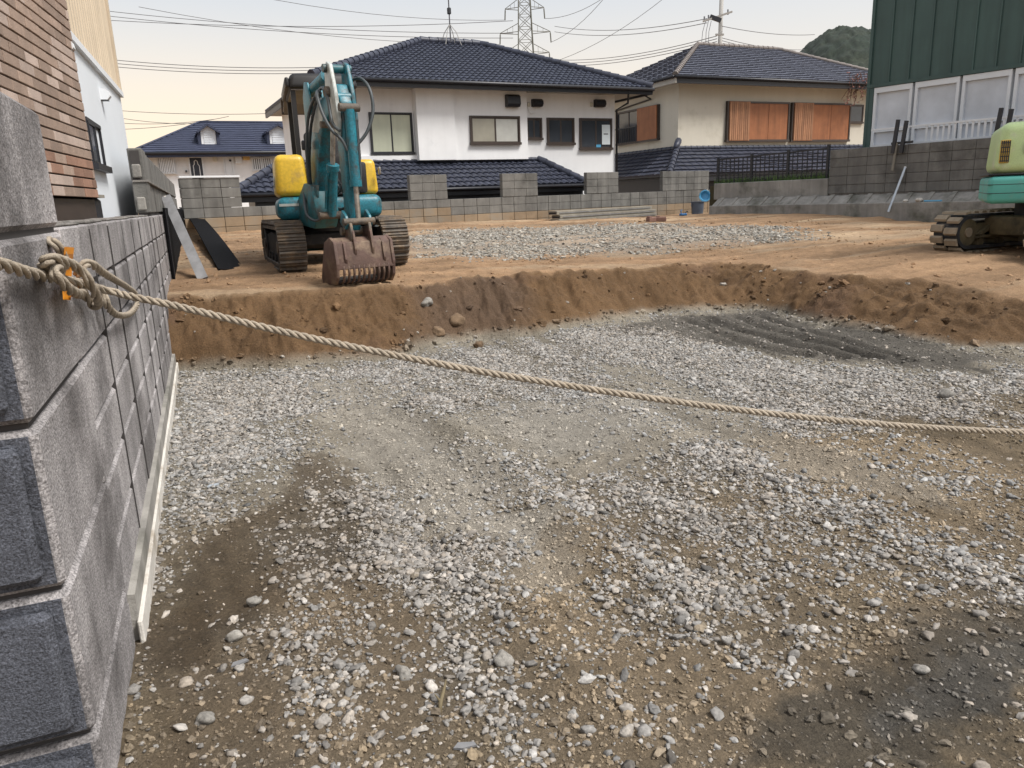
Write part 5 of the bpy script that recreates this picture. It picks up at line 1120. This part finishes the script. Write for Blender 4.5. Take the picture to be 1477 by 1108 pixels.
for (x0,x1,py,off) in ((94,107,356,.045),(93,106,366,.04),(94,104,385,.012),(93,103,405,.012),(91,103,420,.035),(92,102,432,.042)): V_+=[onw(x0,py,off)-o0,onw(x1,py+1,off)-o0]
V2=[v+Vector((-.0015,0,0)) for v in V_]; F_=[(2*i,2*i+1,2*i+3,2*i+2) for i in range(5)]+[(12+2*i,12+2*i+2,12+2*i+3,12+2*i+1) for i in range(5)]+[(2*i,2*i+2,14+2*i,12+2*i) for i in range(5)]+[(2*i+1,13+2*i,15+2*i,2*i+3) for i in range(5)]
mb.add(V_+V2,F_); mb.build('tape_strip',M['orange'],ot)
# boards leaning on the left wall by the bank
def lean(name,label,cat,foot,head,w,th,mat,bow=0.,side=None,pname='board_face'):
    foot=Vector(foot); head=Vector(head); d=head-foot; sd=(side or Vector((0,1,0))); sd=(sd-d.normalized()*sd.dot(d.normalized())).normalized(); nr=sd.cross(d.normalized())
    if nr.x<0: nr=-nr
    t=thing(name,label,cat,foot); mb=MB(); n=10; V_=[]
    for i in range(n+1):
        s=i/n; c=d*s+nr*bow*math.sin(math.pi*s)
        for a,b in ((-.5,-.5),(.5,-.5),(.5,.5),(-.5,.5)): V_.append(c+sd*w*a*(1+.03*math.sin(9*s))+nr*th*b)
    F_=[(0,3,2,1),(4*n,4*n+1,4*n+2,4*n+3)]+[(4*i+k,4*i+(k+1)%4,4*i+4+(k+1)%4,4*i+4+k) for i in range(n) for k in range(4)]
    mb.add(V_,F_); mb.build(pname,mat,t,smooth=False); return t
ft=hitup(293,400); hd_=onw(240,285,.03); t=lean('plank','weathered grey plank leaning steeply against the wall beside the black sheet','plank',(ft.x,ft.y,gh(ft.x,ft.y)-.01),hd_,.055,.11,M['plankgrey'],0,Vector((0,1,0)))
v=hd_-Vector((ft.x,ft.y,gh(ft.x,ft.y)-.01)); MB().bbox(v.x-.03,v.x+.04,v.y-.03,v.y+.03,v.z-.02,v.z+.02,.008).build('plank_head',M['footing'],t)
ft=hitup(334,388); hd_=onw(267,300,.03); lean('black_sheet','bowed black rubber sheet leaning on the wall right of the grey plank','sheet',(ft.x,ft.y,gh(ft.x,ft.y)-.01),hd_,.30,.02,M['sheetblack'],.10,Vector((.5,1,0)))
a_=onw(238,300,.03); b_=onw(262,300,.03); tt_=thing('black_board','upright black board flat on the wall behind the grey plank','board',(WX+.01,0,0)); MB().bbox(0,.025,a_.y-.2,b_.y+.6,gh(-.3,9.)-.02,1.42,.004).build('board_sheet',M['sheetblack'],tt_); MB().box(.0255,.03,a_.y-.19,a_.y-.15,gh(-.3,9.)+.02,1.40).build('board_edge',M['dark'],tt_)
# ---- stacked sheets by the back wall
La=hitp(800,316,FB.o-FB.v*.75,FB.v); Rb=hitp(941,306,FB.o-FB.v*.45,FB.v); dd=Rb-La; dd.z=0; ln_=dd.length; rz=math.atan2(dd.y,dd.x); gz_=min(gh(La.x,La.y),gh(Rb.x,Rb.y))
for k,(lab,w0,sh) in enumerate((('lowest weathered steel trench sheet of the stack by the back wall',.36,0.),('middle weathered steel trench sheet of the stack by the back wall',.33,.06),('topmost pale trench sheet of the stack by the back wall',.33,-.02))):
    t=thing('trench_sheet',lab,'sheet',(La.x+sh,La.y+.04*k,gz_+.005+.105*k),rz+.012*k,'sheets stacked by the back wall')
    pr=[(-w0/2,.0),(-w0/2,.085),(-w0/2+.06,.095),(w0/2-.06,.095),(w0/2,.085),(w0/2,.0),(w0/2-.03,.0),(w0/2-.03,.06),(-w0/2+.03,.06),(-w0/2+.03,.0)]
    MB().prism(pr,'x',0,ln_).build('web',M['board'],t); MB().box(-.004,0.0,-w0/2+.03,w0/2-.03,.005,.06).build('end_web',M['dark'],t)
    MB().box(.1,ln_-.1,-w0/2-.012,-w0/2-.001,.025,.05).build('side_ridge',M['plankgrey'],t)
for (px,py,lab,rr) in ((939,316,'dark red broken brick, left of the pair before the stacked sheets',.3),(953,315,'dark red broken brick, right of the pair before the stacked sheets',-.5)):
    p=hitup(px,py+4); mb=MB(); mb.bbox(-.12,.12,-.06,.06,0,.1,.012); mb.bbox(-.11,-.02,-.05,.05,.101,.125,.01); o=mb.build('broken_brick',M['brickbit']); o.location=(p.x,p.y,gh(p.x,p.y)); o.rotation_euler=(0.05,0,rr); tag(o,lab,'brick','broken bricks before the stack')
# ---- bin with a pale blue basin, blue tool
p=hitp(1006,306,FB.o-FB.v*.75,FB.v); p.z=gh(p.x,p.y)
def lathe(mb,pr,n=24,mi=0):
    V_=[]; m=len(pr)
    for k in range(n):
        a=2*math.pi*k/n; V_+=[(r*math.cos(a),r*math.sin(a),z) for r,z in pr]
    F_=[(k*m+i,((k+1)%n)*m+i,((k+1)%n)*m+i+1,k*m+i+1) for k in range(n) for i in range(m-1)]
    return mb.add(V_,F_,mi)
bn=thing('grey_bin','dark blue-grey plastic bin standing in the corner by the back wall','bin',p); lathe(MB(),[(0,.0),(.17,.0),(.2,.36),(.22,.365),(.22,.385),(.185,.385),(.16,.02),(0,.02)]).build('bin_body',M['binpl'],bn,smooth=True,auto=40); MB().tube([(-.21,0,.36),(-.24,0,.28),(-.21,0,.22)],.012,7).build('handle',M['binpl'],bn)
q=hitp(1017,283,FB.o-FB.v*.8,FB.v); bs=thing('blue_basin','round pale blue plastic basin propped on the grey bin','basin',q); bs.rotation_euler=(CAM-q+Vector((0,0,6))).to_track_quat('Z','Y').to_euler()
lathe(MB(),[(0,-.07),(.11,-.07),(.165,.03),(.185,.035),(.185,.05),(.15,.05),(.10,-.055),(0,-.055)]).build('basin_bowl',M['bluepl'],bs,smooth=True,auto=40); MB().tube([(-.18,0,.04),(-.12,.12,.16),(0,.17,.2),(.12,.12,.16),(.18,0,.04)],.007,6).build('wire_handle',M['chrome'],bs,smooth=True)
p=hitup(986,311); bt=thing('blue_clamp','small blue metal tool lying on the ground left of the bin','tool',(p.x,p.y,gh(p.x,p.y)),.2); MB().bbox(-.14,.1,-.06,.06,0,.07,.02).build('tool_body',M['bluedk'],bt); MB().tube([(-.1,0,.06),(-.12,0,.15),(-.05,.02,.17)],.015,7).build('grip',M['bluedk'],bt); MB().tube([(.05,0,.06),(.14,0,.13),(.2,.02,.1)],.015,7).build('arm',M['dark'],bt)
# ---- single large stones one can pick out
def rock(px,py,s,lab,mat='rock',up=False,flat=.7,seed=0):
    p=hitup(px,py) if up else hitz(px,py,0.); bm=bmesh.new(); bmesh.ops.create_icosphere(bm,subdivisions=3,radius=.5); rr=random.Random(seed+int(px)); off=Vector((rr.random()*50,rr.random()*50,0))
    from mathutils import noise as mn
    for v in bm.verts:
        d=mn.noise(v.co*2.1+off)*.55+mn.noise(v.co*5.+off)*.12; v.co=v.co*(1+d); v.co.z*=flat
    me=bpy.data.meshes.new('stone'); bm.to_mesh(me); bm.free(); me.materials.append(M[mat]); me.polygons.foreach_set('use_smooth',[True]*len(me.polygons))
    o=link('stone',me); z=gh(p.x,p.y); o.location=(p.x,p.y,z+s*flat*.22); o.scale=(s*1.15,s*.9,s); o.rotation_euler=(.1,.15,rr.uniform(0,6)); tag(o,lab,'stone'); return o
rock(582,974,.05,'tan pebble on edge in the gravel drift near the bottom centre'); rock(726,956,.062,'rounded grey stone alone on brown soil near the bottom centre')
rock(338,918,.055,'large brown cobble right of the footing on dark soil'); rock(366,866,.05,'pair-topping tan cobble beside the dark soil patch')
rock(296,1040,.055,'pale cobble near the bottom left corner below the wall'); rock(1328,970,.04,'tan stone on brown soil left of the dark patch at lower right')
rock(1366,572,.10,'brown cobble in the gravel near the right edge above the rope')
rock(615,414,.12,'grey boulder at the lip of the bank right of the bucket','rock',True,.8); rock(690,500,.11,'long tan stone at the foot of the bank below the digger','clod'); rock(632,478,.11,'brown boulder half way down the bank below the digger','clod',False,.9)
rock(640,462,.15,'dark broken clod in the bank face below the digger','clod',False,.9)
for o in bpy.data.objects:
    if o.name.startswith('stone') and 'bank' in o.get('label','') and 'foot' not in o['label'] and 'lip' not in o['label']:
        q=ray(632 if 'boulder' in o['label'] else 660,478 if 'boulder' in o['label'] else 462); 
        for k in range(400):
            c=CAM+q*(4+k*.01)
            if c.z<gh(c.x,c.y)+.02: break
        o.location=c
# ---- small litter on the pit floor
p=hitz(636,1020,0.); tw=thing('twig','dark broken twig sticking out of the gravel near the bottom centre','twig',(p.x,p.y,gh(p.x,p.y))); MB().tube([(-.01,-.02,-.01),(.0,.0,.02),(.02,.03,.032),(.035,.055,.045)],[.006,.0065,.005,.002],7).build('twig_stem',M['olive'],tw,smooth=True); MB().tube([(.0,.0,.02),(-.012,.012,.04)],[.004,.0015],6).build('side_shoot',M['olive'],tw)
for (px,py,l_,rz_,lab,mt) in ((345,953,.055,.2,'pale flat shard of plastic lying on brown soil at lower left','plankgrey'),(671,1080,.06,-.3,'short pale blue pipe piece in the gravel at the bottom edge','plankgrey'),(308,706,.06,.3,'small pale blue shard near the wall beside the dark soil','pole')):
    p=hitz(px,py,0.); t=thing('litter_shard',lab,'litter',(p.x,p.y,gh(p.x,p.y)+.004),rz_); MB().prism([(-l_/2,-.008),(-l_*.1,-.012),(l_/2,-.004),(l_*.4,.008),(-l_*.3,.011)],'z',0,.006).build('shard_plate',M[mt],t)
# ================================================================ far things
# hill
hp=atdepth(1200,300,420.); FH=Frame((hp.x,hp.y),125.)
prof=[(-300,40),(-60,45),(1060,120),(1110,98),(1150,74),(1165,60),(1185,46),(1205,40),(1225,42),(1245,48),(1290,52),(1360,45),(1477,60),(1600,95),(1700,140)]
us=[];zs=[]
for px,py in prof[2:]:
    q=hitp(px,py,FH.o,FH.v)-FH.o; us.append(q.dot(FH.u)); zs.append(q.z)
us=np.array(us); zs=np.array(zs); od=np.argsort(us); us=us[od]; zs=zs[od]
nu,nv=420,110; uu=np.linspace(us[0]-40,us[-1]+40,nu); vv=np.linspace(-150,150,nv); UU,VV=np.meshgrid(uu,vv)
hh_=np.interp(UU,us,zs,left=0,right=0); sh=np.cos(np.clip(VV/150,-1,1)*math.pi/2)**.8
crown=np.abs(fbm(UU*.16,VV*.16,201,3)); ZZ=hh_*sh+(2.2*crown+1.5*fbm(UU*.5,VV*.5,203,3))*(sh>.02)-2.5
me=bpy.data.meshes.new('hill'); ii=(np.arange(nv-1)[:,None]*nu+np.arange(nu-1)[None,:]).ravel(); me.from_pydata(np.c_[UU.ravel(),VV.ravel(),ZZ.ravel()].tolist(),[],np.c_[ii,ii+1,ii+1+nu,ii+nu].tolist()); 
M['hill']=material('wooded_hill',(.013,.023,.015),.95,.35,.06,.6,.5,dirt=(.022,.026,.016),dirt_amt=.35,dscale=.03,fine=.35); me.materials.append(M['hill']); me.polygons.foreach_set('use_smooth',[True]*len(me.polygons)); o=link('hill',me); o.location=FH.o; o.rotation_euler=(0,0,FH.rz); tag(o,kind='structure')
# pylon
pp=atdepth(764.5,275,150.); FP=Frame((pp.x,pp.y),112.)
py_=fthing('pylon','tall steel lattice pylon rising behind the white house roof','pylon',FP)
k_=150/1076.
def pzl(y): return FP.hit(764.5,y)[1]
lev=[(-2.,4.2),(pzl(140),2.6),(pzl(100),1.75),(pzl(76),1.45),(pzl(45),1.3),(pzl(9),1.15),(pzl(-30),1.),(pzl(-60),.5)]
def hw(z):
    for (z0,w0),(z1,w1) in zip(lev[:-1],lev[1:]):
        if z0<=z<=z1: return w0+(w1-w0)*(z-z0)/(z1-z0)
    return lev[-1][1]
for sx in (-1,1):
    for sy in (-1,1): MB().tube([(sx*w,sy*w,z) for z,w in lev],.1,5).build('leg',M['pylon'],py_)
zz=lev[1][0]; k=0
while zz<lev[-1][0]-1.5:
    st_=2*hw(zz)*.85; z2=min(zz+st_,lev[-1][0]); w0,w1=hw(zz),hw(z2); mb=MB()
    for (ax,ay) in ((0,0),):
        for s in (-1,1):
            mb.bar((-w0,s*w0,zz),(w1,s*w1,z2),.09); mb.bar((w0,s*w0,zz),(-w1,s*w1,z2),.09); mb.bar((s*w0,-w0,zz),(s*w1,w1,z2),.09); mb.bar((s*w0,w0,zz),(s*w1,-w1,z2),.09); mb.bar((-w1,s*w1,z2),(w1,s*w1,z2),.07)
    mb.build('bracing',M['pylon'],py_); zz=z2
TIPS=[]
for (y,x0,x1) in ((12,738,791),(47,730,799),(77,733,797)):
    z=pzl(y); 
    for s,xx in ((-1,x0),(1,x1)):
        u=(xx-764.5)*k_; w=hw(z); mb=MB(); mb.bar((s*w,-w,z),(u,0,z),.1); mb.bar((s*w,w,z),(u,0,z),.1); mb.bar((s*w,0,z+1.7),(u,0,z+.05),.1)
        for t in (.3,.6): mb.bar((s*w+(u-s*w)*t,0,z),(s*w+(u-s*w)*t,0,z+1.7*(1-t)),.06)
        ar=mb.build('cross_arm',M['pylon'],py_); MB().tube([(u,0,z),(u,0,z-.3),(u+.1*s,0,z-1.9)],[.05,.12,.12],6).build('insulator',M['pylon'],ar); TIPS.append(FP.o+FP.u*u+Vector((0,0,z-1.9)))
# utility pole behind the cream house
up0=atdepth(1037,70,46.); pole=thing('utility_pole','concrete utility pole with crossarms behind the cream house roof','pole',(up0.x,up0.y,-1.2))
top=atdepth(1042,-40,46.); tl=top-Vector((up0.x,up0.y,-1.2)); MB().tube([(0,0,0),tl],[.17,.12],12).build('shaft',M['polec'],pole,smooth=True)
FU=Frame((up0.x,up0.y),112.)
def pl_(px,py): q=atdepth(px,py,46.); return q-Vector((up0.x,up0.y,-1.2))
MB().bar(pl_(1014,31),pl_(1056,17),.12,.1).build('cross_arm',M['polec'],pole); MB().bar(pl_(1024,24),pl_(1040,30),.16,.25).build('switch_gear',M['dark'],pole)
for (x,y) in ((1016,27),(1022,25),(1050,17)): MB().tube([pl_(x,y+4),pl_(x,y-3)],.05,6).build('insulator',M['wire'],pole)
for (x,y,x2,y2) in ((1018,30,1012,62),(1022,30,1018,62),(1026,30,1022,62)): MB().tube([pl_(x,y),pl_((x+x2)/2-1.5,(y+y2)/2),pl_(x2,y2)],.018,5).build('drop_wire',M['wire'],pole)
MB().bar(pl_(1032,50),pl_(1044,50),.1).build('bracket',M['polec'],pole)
# wires
def wire(a,b,za,zb_,lab,sag=.4,r=.022,g='overhead wires'):
    A=atdepth(*a,za); B=atdepth(*b,zb_); t=thing('overhead_wire',lab,'wire',A,0,g); d=B-A; n=14
    MB().tube([d*(i/n)+Vector((0,0,-sag*4*(i/n)*(1-i/n))) for i in range(n+1)],r,5).build('cable',M['wire'],t)
for i,(a,b,za,zb_) in enumerate([((120,12),(740,48),60,60),((120,19),(740,55),60,60),((120,27),(740,30),60,60)]): wire(a,b,za,zb_,'thin black wire high over the left roofs, '+('uppermost','middle','lowest')[i]+' of three',.5)
for i,(a,b) in enumerate([((130,83),(470,97)),((130,88),(470,101)),((130,93),(470,105))]): wire(a,b,48,48,'thin wire in the sky left of the digger, '+('top','middle','bottom')[i]+' of close set of three',.25,.02)
for i,(a,b) in enumerate([((150,158),(430,162)),((150,166),(300,178)),((150,176),(310,172)),((150,187),(330,168))]): wire(a,b,48,48,'faint low wire above the blue slate roof, '+('first','second','third','fourth')[i]+' from the top at the left',.2,.016)
for i,(a,b) in enumerate([((800,38),(1020,27)),((800,46),(1020,33)),((790,86),(1034,52)),((790,90),(1034,56)),((790,94),(1034,60))]): wire(a,b,70,46,'wire strung from the pylon side to the utility pole, '+('first','second','third','fourth','fifth')[i]+' from the top',.5)
for i,(a,b) in enumerate([((1042,38),(1175,50)),((1042,55),(1160,72)),((1042,59),(1160,76))]): wire(a,b,46,60,'wire running right from the utility pole towards the hill, '+('top','middle','lowest')[i]+' of three',.2,.02)
for i,(tp,e) in enumerate(((TIPS[1],(905,-30)),(TIPS[3],(900,-40)),(TIPS[5],(985,-25)),(TIPS[0],(300,-20)),(TIPS[2],(200,10)))):
    A=tp; B=atdepth(*e,120.); t=thing('overhead_wire',('power line rising right from the upper pylon arm','power line rising steeply right from the middle pylon arm','power line rising right from the lowest pylon arm','power line running left from the upper pylon arm','power line running left from the middle pylon arm')[i],'wire',A,0,'overhead wires'); d=B-A; MB().tube([d*(k/10)+Vector((0,0,-6*(k/10)*(1-k/10))) for k in range(11)],.04,5).build('cable',M['wire'],t)
